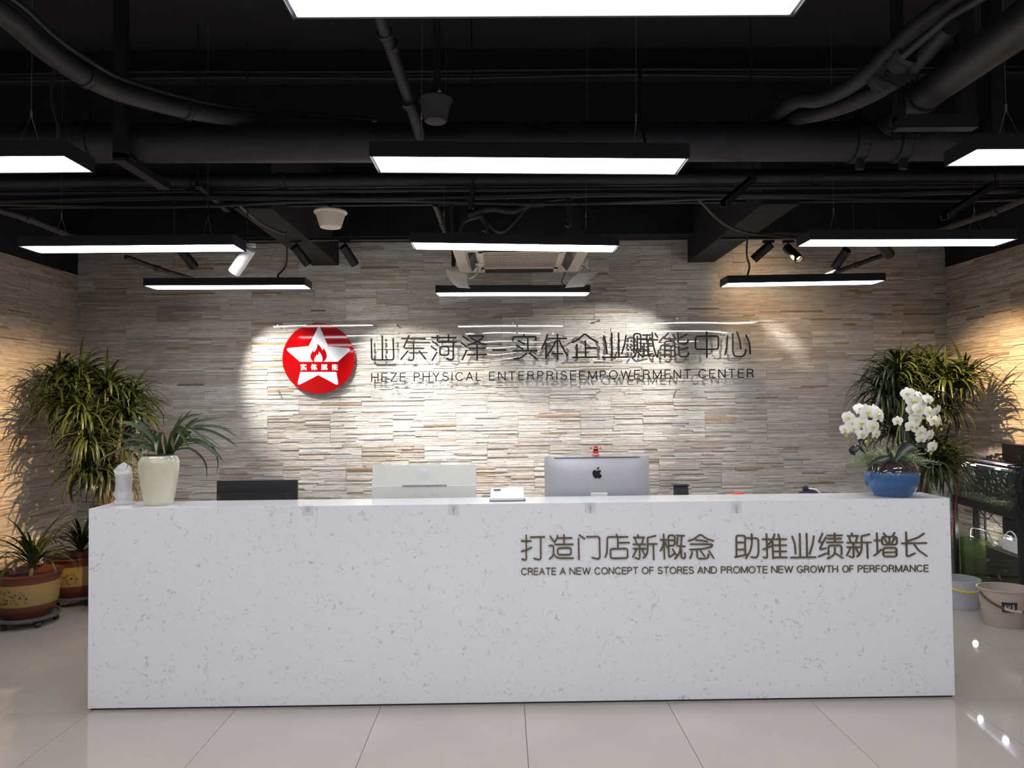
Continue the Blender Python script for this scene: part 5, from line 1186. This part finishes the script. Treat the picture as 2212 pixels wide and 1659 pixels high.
ros = [cl(820, 270, 6.15), cl(600, 290, 6.10), cl(1090, 370, 6.10), cl(640, 520, 5.95), cl(850, 640, 5.90), cl(1290, 650, 6.05), cl(900, 900, 5.85), cl(1100, 560, 6.25), cl(1330, 500, 6.25), cl(930, 1220, 6.00), cl(1090, 1290, 6.15), cl(760, 430, 6.25), cl(1020, 800, 6.25), cl(1200, 960, 6.35)]
big_plant('tall bushy dracaena in the left corner behind the cream vase', base, ros, 5)
cr_ = lambda x, y, Y: at(x/4.484+1780, y/4.484+740, Y)
base = (at(1985, 1000, 6.1).x, 6.1, 0)
ros = [cr_(720, 270, 6.1), cr_(900, 300, 6.2), cr_(1190, 370, 6.0), cr_(1080, 280, 6.25), cr_(600, 520, 6.0), cr_(660, 390, 6.1), cr_(1000, 430, 6.2), cr_(1360, 370, 6.1), cr_(720, 680, 6.2), cr_(1130, 620, 6.2), cr_(1060, 1200, 5.9), cr_(1160, 1170, 6.1), cr_(850, 560, 6.0), cr_(1000, 1040, 6.1), cr_(700, 860, 6.1)]
big_plant('tall bushy dracaena in the right corner behind the white orchids', base, ros, 6, 'black_plastic')
# two low pots on wheeled dollies
def low_pot(label, dl, x, y, seed, leaf_pts, n=22, s=1.0):
    d = thing('plant_dolly', dl, 'plant dolly', (x, y, 0))
    MB().lathe([(0.10, 0.055), (0.235, 0.055), (0.245, 0.062), (0.25, 0.082), (0.235, 0.084), (0.225, 0.07), (0.001, 0.068)], 40, 0.92, 0.92).build('tray', M['dolly'], d, smooth=False)
    for k in range(5):
        a = k*2*PI/5-1.9; cx_, cy_ = 0.19*math.cos(a), 0.19*math.sin(a)
        MB().tube([(cx_-0.010, cy_-0.012, 0.023), (cx_+0.010, cy_+0.012, 0.023)], 0.0225, 14).build('wheel', M['black_plastic'], d, smooth=False)
        MB().box(cx_-0.012, cx_+0.012, cy_-0.012, cy_+0.012, 0.04, 0.058).build('fork', M['black_plastic'], d)
    t = thing('low_potted_plant', label, 'potted plant', (x, y, 0.0745))
    MB().lathe([(0.001, 0), (0.18, 0), (0.185, 0.012), (0.195, 0.02), (0.215, 0.06), (0.235, 0.12), (0.245, 0.22), (0.248, 0.27), (0.262, 0.315), (0.272, 0.325), (0.272, 0.335), (0.258, 0.338), (0.24, 0.30), (0.235, 0.285), (0.001, 0.28)], 56, 0.90, 0.90).build('pot', M['pot'], t, smooth=True)
    MB().lathe([(0.001, 0.286), (0.232, 0.284)], 40, 0.90, 0.90).build('soil', M['soil'], t)
    MB().tube([(0.02, 0.0, 0.28), (0.035, 0, 0.36)], [0.016, 0.012], 10).build('trunk', M['bark'], t, smooth=True)
    rnd = random.Random(seed)
    for i in range(n):
        az = rnd.uniform(0, 2*PI); vi = rnd.choice((0, 1, 2, 3, 4, 5, 6)); ln = 0.55*rnd.uniform(0.6, 1.1)*s
        m = Matrix.Translation((0.035, 0, 0.35+rnd.uniform(-.01, .05))) @ Matrix.Rotation(az, 4, 'Z') @ Matrix.Rotation(rnd.uniform(-0.2, 0.5), 4, 'Y') @ Matrix.Scale(ln, 4) @ Matrix.Diagonal((1, 0.9, 1, 1))
        if x+(m @ Vector((0.9, 0, 0.0))).x < XL+0.06 or x+(m @ Vector((0.6, 0, 0.5))).x < XL+0.05: continue
        o = bpy.data.objects.new('leaf', BM[vi]); C.objects.link(o); o.parent = t; o.matrix_local = m
XP1 = at(60, 1230, 5.78).x; XP2 = at(166, 1215, 6.40).x
low_pot('nearer yellow-banded brown pot with a single palm-like plant', 'grey wheeled dolly under the nearer yellow-banded pot', XP1, 5.78, 3, None, 46)
low_pot('yellow-banded brown pot half hidden behind the desk end', 'grey wheeled dolly half hidden behind the desk end', XP2, 6.40, 4, None, 60, 0.75)

# ================================================================== FISH TANKS AT THE RIGHT
A0 = Vector((4.075, 6.62, 0)); A1_ = Vector((3.93, 5.55, 0))   # front-left (far) and front-right (near) corners
ux = (A1_-A0).normalized(); uy = Vector((-ux.y, ux.x, 0)); 
if uy.x < 0: uy = -uy
TL = (A1_-A0).length; TD = 0.20
TM = Matrix(((ux.x, uy.x, 0, A0.x), (ux.y, uy.y, 0, A0.y), (0, 0, 1, 0), (0, 0, 0, 1)))   # local x along front, y towards the wall
stand = thing('tank_stand', 'black metal stand holding the upper fish tank', 'stand')
ZS = 0.80
def tb(m, x0, x1, y0, y1, z0, z1, bev=0.0): return m.box(x0, x1, y0, y1, z0, z1, bev, TM)
for x in (0, TL-0.04):
    for y in (0, TD-0.03): tb(MB(), x, x+0.04, y, y+0.03, 0, ZS-0.06, 0.002).build('leg', M['black_metal'], stand)
tb(MB(), -0.01, TL+0.01, -0.01, TD+0.005, ZS-0.06, ZS, 0.004).build('top_frame', M['black_metal'], stand)
tb(MB(), 0, TL, 0, TD, 0.03, 0.05, 0.002).build('shelf', M['black_metal'], stand)
def tank(label, z0, z1, zw, inset, back=True):
    t = thing('fish_tank', label, 'fish tank'); g = 0.005; i = inset
    for nm, bx in (('glass_pane', (i, TL-i, i, i+g, z0, z1)), ('glass_pane', (i, TL-i, TD-i-g, TD-i, z0, z1)), ('glass_pane', (i, i+g, i+g, TD-i-g, z0, z1)), ('glass_pane', (TL-i-g, TL-i, i+g, TD-i-g, z0, z1))):
        tb(MB(), *bx).build(nm, M['glass'], t)
    tb(MB(), i, TL-i, i, TD-i, z0-0.004, z0).build('base', M['black_metal'], t)
    if back: tb(MB(), i+0.006, TL-i-0.006, TD-i-0.010, TD-i-0.007, z0, zw).build('back_sheet', M['tank_back'], t)
    tb(MB(), i+g+.001, TL-i-g-.001, i+g+.001, TD-i-0.012, z0+0.001, zw).build('water', M['water'], t)
    return t
zu = at(2068, 990, 6.6).z
up = tank('upper fish tank with green gravel and a violet light on the black stand', ZS+0.005, zu, zu-0.035, 0.0)
low = tank('lower fish tank with algae inside the black stand', 0.056, 0.475, 0.435, 0.035)
rim = MB(); tb(rim, -0.004, TL+0.004, -0.004, 0.012, zu-0.012, zu+0.006); tb(rim, -0.004, TL+0.004, TD-0.012, TD+0.004, zu-0.012, zu+0.006); tb(rim, -0.004, 0.012, 0, TD, zu-0.012, zu+0.006); rim.build('rim', M['black_metal'], up)
lt = thing('aquarium_light', 'violet glowing light bar lying across the upper fish tank', 'light')
tb(MB(), 0.05, TL-0.12, 0.05, 0.14, zu+0.016, zu+0.024, 0.002).build('bar', M['black_metal'], lt)
tb(MB(), 0.10, TL-0.2, 0.055, 0.135, zu+0.013, zu+0.0155).build('violet_panel', M['led_violet'], lt); tb(MB(), 0.10, TL-0.2, 0.022, 0.032, zu-0.022, zu-0.014).build('white_tube', M['led_white'], lt)
for x in (0.06, TL-0.15): tb(MB(), x, x+0.01, 0.0, TD, zu+0.006, zu+0.016).build('support', M['black_metal'], lt)
# gravel with weed
rnd = random.Random(8); g = MB()
for _ in range(420):
    x, y = rnd.uniform(0.02, TL-0.02), rnd.uniform(0.012, TD-0.02); c = TM @ Vector((x, y, ZS+0.012+rnd.uniform(0, 0.022+0.01*math.sin(x*9)))); g.ball(c, rnd.uniform(0.004, 0.009), 5, 3)
g.build('gravel', M['gravel'], up, kind='stuff'); g = MB()
for _ in range(160):
    x, y = rnd.uniform(0.06, TL-0.06), rnd.uniform(0.05, TD-0.05); c = TM @ Vector((x, y, 0.062+rnd.uniform(0, 0.03))); g.ball(c, rnd.uniform(0.006, 0.016), 6, 4)
g.build('mossy_gravel', M['algae'], low, kind='stuff')
tb(MB(), 0.045, 0.05, 0.045, TD-0.05, 0.06, 0.43).build('algae_film', M['algae'], low); tb(MB(), 0.05, 0.26, TD-0.052, TD-0.048, 0.06, 0.43).build('algae_film', M['algae'], low)
# fish
def fish_mesh(mm):
    prof = [(0.001, -0.5), (0.05, -0.45), (0.12, -0.25), (0.155, -0.02), (0.13, 0.2), (0.06, 0.38), (0.03, 0.45)]
    mt = Matrix.Rotation(-PI/2, 4, 'Y') @ Matrix.Diagonal((1, 0.55, 1, 1)); m = MB(); m.lathe(prof, 10, mtx=mt)
    m.add([(-0.43, 0.004, 0), (-0.60, 0.004, 0.13), (-0.54, 0.004, 0), (-0.60, 0.004, -0.13)], [(0, 1, 2), (0, 2, 3)]); m.add([(0.05, 0, 0.14), (-0.15, 0, 0.22), (-0.2, 0, 0.11)], [(0, 1, 2)])
    return m.mesh('fish', M[mm], smooth=True)
FM, FP = fish_mesh('fish'), fish_mesh('fish_pink')
def put_fish(px, py, deg, Lpx, mesh_, label, group=None, depth=0.4):
    # front plane of the tank hit by the ray, then a little way in
    d = ray(px, py); nrm = uy; tpl = ((A0+uy*(TD*depth))-CAM).dot(nrm)/d.dot(nrm); p = CAM+d*tpl
    l = Lpx*p.y/F; o = bpy.data.objects.new('fish', mesh_); C.objects.link(o)
    o.matrix_world = Matrix.Translation(p) @ TM.to_3x3().to_4x4() @ Matrix.Rotation(math.radians(deg), 4, 'Y') @ Matrix.Scale(l, 4)
    tag(o, label, 'fish', group)
k9 = 9.76
for i, (x, y, a) in enumerate(((860,785,60),(1000,800,25),(1215,830,-30),(710,880,40),(570,945,15),(1030,920,10),(1170,975,40),(770,1000,50),(890,985,45),(955,990,40),(1050,985,20),(625,1060,0),(760,1065,30),(1130,1070,30),(655,1115,20),(925,1105,35),(1060,1140,35),(840,1140,35),(1150,1200,35),(1220,1150,30),(1290,1085,10),(1370,1210,20),(930,1190,30),(1190,880,30),(1350,1060,10))):
    if (x, y) == (1170, 975): put_fish(2050+x/k9, 940+y/k9, a, 13, FP, 'brightest silvery fish in the upper tank', None); continue
    put_fish(2050+x/k9, 940+y/k9, a, 10.5, FM, 'small grey fish in the shoal of the upper tank', 'grey fish in the upper tank', 0.25+0.5*((i*37) % 10)/10)
for x, y, a, l, lb in ((815,1170,-25,20,'long pink fish in the middle of the lower tank'),(762,1240,-10,9,'small pale fish just under the long pink fish'),(825,1460,25,12,'yellowish fish low in the middle of the lower tank'),(1195,1400,-15,13,'pale green fish at the right of the lower tank'),(1060,1530,40,18,'pink and white fish above the beige bucket'),(840,1545,5,16,'orange-pink fish on the bottom of the lower tank')):
    put_fish(2050+x/k9, 1090+y/k9, a, l, FP if 'pale green' not in lb and 'yellowish' not in lb else FM, lb, 'fish in the lower tank', 0.3)
tag(MB().ball(CAM+ray(2050+750/k9, 940+780/k9)*6.5, 0.006, 8, 6, (0.6, 0.6, 1.8)).build('fish', M['orange'], smooth=True), 'tiny orange fish near the surface of the upper tank', 'fish')
# white filter box on the lower tank
fb = thing('tank_filter', 'white plastic tank filter with a hoop handle on the lower tank', 'aquarium filter')
tb(MB(), TL-0.30, TL-0.06, 0.02, 0.13, 0.47, 0.56, 0.006).build('box', M['white_plastic'], fb)
for y in (0.03, 0.11): MB().tube([TM @ Vector((TL-0.26+0.16*(0.5-0.5*math.cos(PI*i/10)), y, 0.56+0.07*math.sin(PI*i/10))) for i in range(11)], 0.006, 8).build('handle', M['white_plastic'], fb, smooth=True)
for _q, _e, _c in (((0.25, 0.07, zu-0.03), 2.2, (0.9, 0.85, 1.0)), ((0.65, 0.07, zu-0.03), 2.2, (0.9, 0.85, 1.0)), ((0.2, 0.07, 0.47), 1.5, (0.85, 0.95, 0.85))):  # bare point lights added to brighten the insides of both tanks
    pl = bpy.data.lights.new('tank_fill', 'POINT'); pl.energy = _e; pl.color = _c; pl.shadow_soft_size = 0.02
    po = bpy.data.objects.new('tank_fill', pl); C.objects.link(po); po.location = TM @ Vector(_q)
pl = bpy.data.lights.new('tank_fill', 'POINT'); pl.energy = 2.2; pl.color = (0.8, 0.75, 1.0); pl.shadow_soft_size = 0.03  # one more added fill above the lower tank, which has no lamp
po = bpy.data.objects.new('tank_fill', pl); C.objects.link(po); po.location = TM @ Vector((TL-0.35, 0.09, 0.57))
# black canister and hose behind, hung under the frame
cn = thing('canister', 'black square-shouldered canister under the upper tank', 'canister')
tb(MB(), TL-0.36, TL-0.10, 0.05, 0.18, 0.575, ZS-0.075, 0.02).build('body', M['black_gloss'], cn); tb(MB(), TL-0.25, TL-0.2, 0.10, 0.14, ZS-0.08, ZS-0.06).build('neck', M['black_gloss'], cn)
for pts, r, mm, lb in (([(0.10, .1, .44), (0.12, .1, .52), (0.25, .08, .545), (0.42, .08, .55), (0.5, .1, .45)], 0.005, 'grey_cable', 'grey air hose arching over the lower tank'),
                       ([(0.22, .15, .76), (0.42, .15, .64), (0.62, .15, .57)], 0.004, 'grey_cable', 'straight grey hose slanting under the upper tank'),
                       ([(0.06, .16, .76), (0.2, .16, .66), (0.3, .16, .64), (0.42, .16, .74)], 0.005, 'black_plastic', 'looped black cable under the upper tank'),
                       ([(0.32, .12, .77), (0.32, .12, .5), (0.33, .12, .46)], 0.009, 'black_plastic', 'vertical black pump pipe above the lower tank')):
    tag(MB().tube(catmull([TM @ Vector(q) for q in pts], 6), r, 8).build('hose', M[mm], smooth=True), lb, 'cable')
rc = [at(2070, 988, 6.55), at(2073, 1010, 6.5), at(2072, 1040, 6.5), at(2066, 1080, 6.5), at(2060, 1120, 6.5), at(2054, 1160, 6.5)]
tag(MB().tube(catmull(rc, 5), 0.004, 8).build('cable', M['red_cable'], smooth=True), 'red cable hanging down the left end of the fish tanks', 'cable')
t = thing('drain_tube', 'grey vertical tube left of the upper fish tank', 'pipe'); MB().tube([at(2061.5, 1003, 6.62), at(2061.5, 1160, 6.62)], 0.006, 8).build('tube', M['grey_cable'], t, smooth=True); MB().tube([at(2061, 1050, 6.62), at(2056, 1050, 6.62)], 0.003, 6).build('tap', M['grey_cable'], t)
p = at(2075.5, 1002, 6.5); tag(MB().box(p.x-0.02, p.x+0.028, 6.46, 6.49, p.z-0.022, p.z+0.016, bev=0.004).build('clip', M['white_plastic']), 'white clip at the upper left of the fish tank', 'clip')
# bonsai-like cut-outs and a dark box above the tank
dk = thing('dark_aquascape_box', 'dark glossy box on top of the fish tank at the right edge', 'box'); tb(MB(), 0.62, TL, 0.12, TD+0.03, zu+0.03, zu+0.17, 0.004).build('body', M['black_gloss'], dk); tb(MB(), 0.64, TL-0.02, 0.13, TD+0.01, zu+0.0065, zu+0.03).build('foot', M['black_metal'], dk)
rnd = random.Random(14); mt_ = thing('miniature_tree', 'tiny dark miniature tree on the rim of the fish tank', 'ornament'); m = MB()
for cx_, cz in ((0.42, 0.04), (0.46, 0.055), (0.56, 0.07), (0.59, 0.075), (0.60, 0.04)):
    for _ in range(12): m.ball(TM @ Vector((cx_+rnd.uniform(-.03, .03), 0.12+rnd.uniform(-.015, .015), zu+cz+rnd.uniform(-.008, .008))), 0.008, 5, 3)
m.build('foliage', M['leaf_orchid'], mt_, kind='stuff')
MB().tube([TM @ Vector((0.5, 0.12, zu+0.0)), TM @ Vector((0.52, 0.12, zu+0.04)), TM @ Vector((0.57, 0.12, zu+0.07))], 0.005, 6).build('trunk', M['bark'], mt_)
# black feathery drape at the right edge
m = MB(); rnd = random.Random(17); hb = thing('feathery_drape', 'black feathery artificial foliage hanging over the right end of the fish tank', 'artificial plant')
core = [at(2250, 958, 5.50), at(2222, 985, 5.49), at(2208, 1030, 5.47), at(2206, 1080, 5.46), at(2216, 1120, 5.46)]
cc = catmull(core, 6); MB().tube(cc, 0.022, 10).build('core', M['black_hair'], hb, smooth=True)
for _ in range(4200):
    q = rnd.choice(cc)+Vector((rnd.uniform(-.055, .05), rnd.uniform(-.05, .05), rnd.uniform(-.04, .04))); d = Vector((rnd.uniform(-1, 0.6), rnd.uniform(-1, 0.3), rnd.uniform(-1.0, 0.5))).normalized()*rnd.uniform(0.03, 0.08)
    s = d.cross(Vector((rnd.random(), rnd.random(), rnd.random()))).normalized()*0.0011; m.add([q-s, q+s, q+d], [(0, 1, 2)])
m.build('fibre', M['black_hair'], hb, kind='stuff', fix=False)
# ---------------- buckets
def bucket(label, px, py_rim, Y, rt, rb, h, mm, handle_m, sx=1.0, sy=1.0, rz=0.0):
    x = at(px, py_rim, Y).x; t = thing('bucket', label, 'bucket', (x, Y, 0), rz)
    w_ = 0.0025
    MB().lathe([(0.001, 0.004), (rb-0.004, 0.004), (rb, 0), (rb+0.003, 0.004), (rt, h-0.035), (rt+0.001, h-0.012), (rt+0.010, h-0.010), (rt+0.012, h-0.002), (rt+0.008, h), (rt-0.001, h-0.001), (rt-w_, h-0.03), (rb+0.001, 0.008), (0.001, 0.007)], 56, sx, sy).build('body', M[mm], t, smooth=True)
    return t
bk1 = bucket('beige plastic bucket with a brown handle and charcoal label in front of the tanks', 2169, 1262, 5.42, 0.17, 0.135, 0.275, 'beige_plastic', None, 1.05, 0.85, 0.0)
hp = []
for i in range(17):
    a = PI+PI*i/16; hp.append((0.186*math.cos(a), -0.165+0.16*0 + 0.150*(-math.sin(a))*(-1)*0.9+0.165-0.01 if False else -0.02-0.165*math.sin(-a)*-1*-1, 0.235-0.095*math.sin(a)*-1))
hp = [(0.188*math.cos(PI+PI*i/16), -0.175*math.sin(PI*i/16)-0.004, 0.243-0.105*math.sin(PI*i/16)) for i in range(17)]
MB().tube(hp, 0.0085, 10).build('handle', M['brown_plastic'], bk1, smooth=True)
MB().tube(hp[5:9], 0.011, 12).build('grip', M['beige_plastic'], bk1, smooth=True, label='pale grip of the handle')
def on_bucket(rt, rb, h, sx, sy, z, a, off): 
    r = rb+(rt-rb)*z/h+off; return Vector((r*sx*math.cos(a), r*sy*math.sin(a), z))
lb_ = MB(); n = 8; a0, a1 = -PI/2-0.62, -PI/2-0.02
for (z0, z1, mm, nm) in ((0.135, 0.195, 'label_grey', 'label_sticker'), (0.12, 0.134, 'grey_slot', 'label_strip')):
    m = MB(); vs_ = []; 
    for i in range(n+1):
        a = a0+(a1-a0)*i/n; vs_ += [on_bucket(0.17, 0.135, 0.24, 1.05, 0.85, z0, a, 0.0042), on_bucket(0.17, 0.135, 0.24, 1.05, 0.85, z1, a, 0.0042)]
    m.add(vs_, [(2*i, 2*i+2, 2*i+3, 2*i+1) for i in range(n)]); m.build(nm, M[mm], bk1, fix=False)
lt_ = {'A': LET['A'], 'M': LET['M'], 'S': LET['S']}; x = 0.0
tm_ = MB()
for ch, u0 in (('A', 0.15), ('M', 0.38), ('S', 0.66)):
    wd, stt = LET[ch]; sw = 0.17
    for s in stt:
        stroke2d(tm_, [V2(a0+(a1-a0)*(u0+p[0]/wd*sw), 0.150+p[1]*0.026) for p in s], 0.0055, lambda q: on_bucket(0.17, 0.135, 0.24, 1.05, 0.85, q.y, q.x, 0.0050), (0, -1, 0), 0.0006, False, r=0.001)
tm_.build('lettering', M['sign_white_text'], bk1)
bk2 = bucket('translucent milky bucket with a yellow handle half hidden by the desk', 2071, 1248, 5.88, 0.145, 0.118, 0.235, 'milky', None)
hp = [(0.156*math.cos(PI+PI*i/16), -0.16*math.sin(PI*i/16)-0.002, 0.21-0.055*math.sin(PI*i/16)) for i in range(17)]
MB().tube(hp, 0.0065, 10).build('handle', M['yellow_plastic'], bk2, smooth=True)
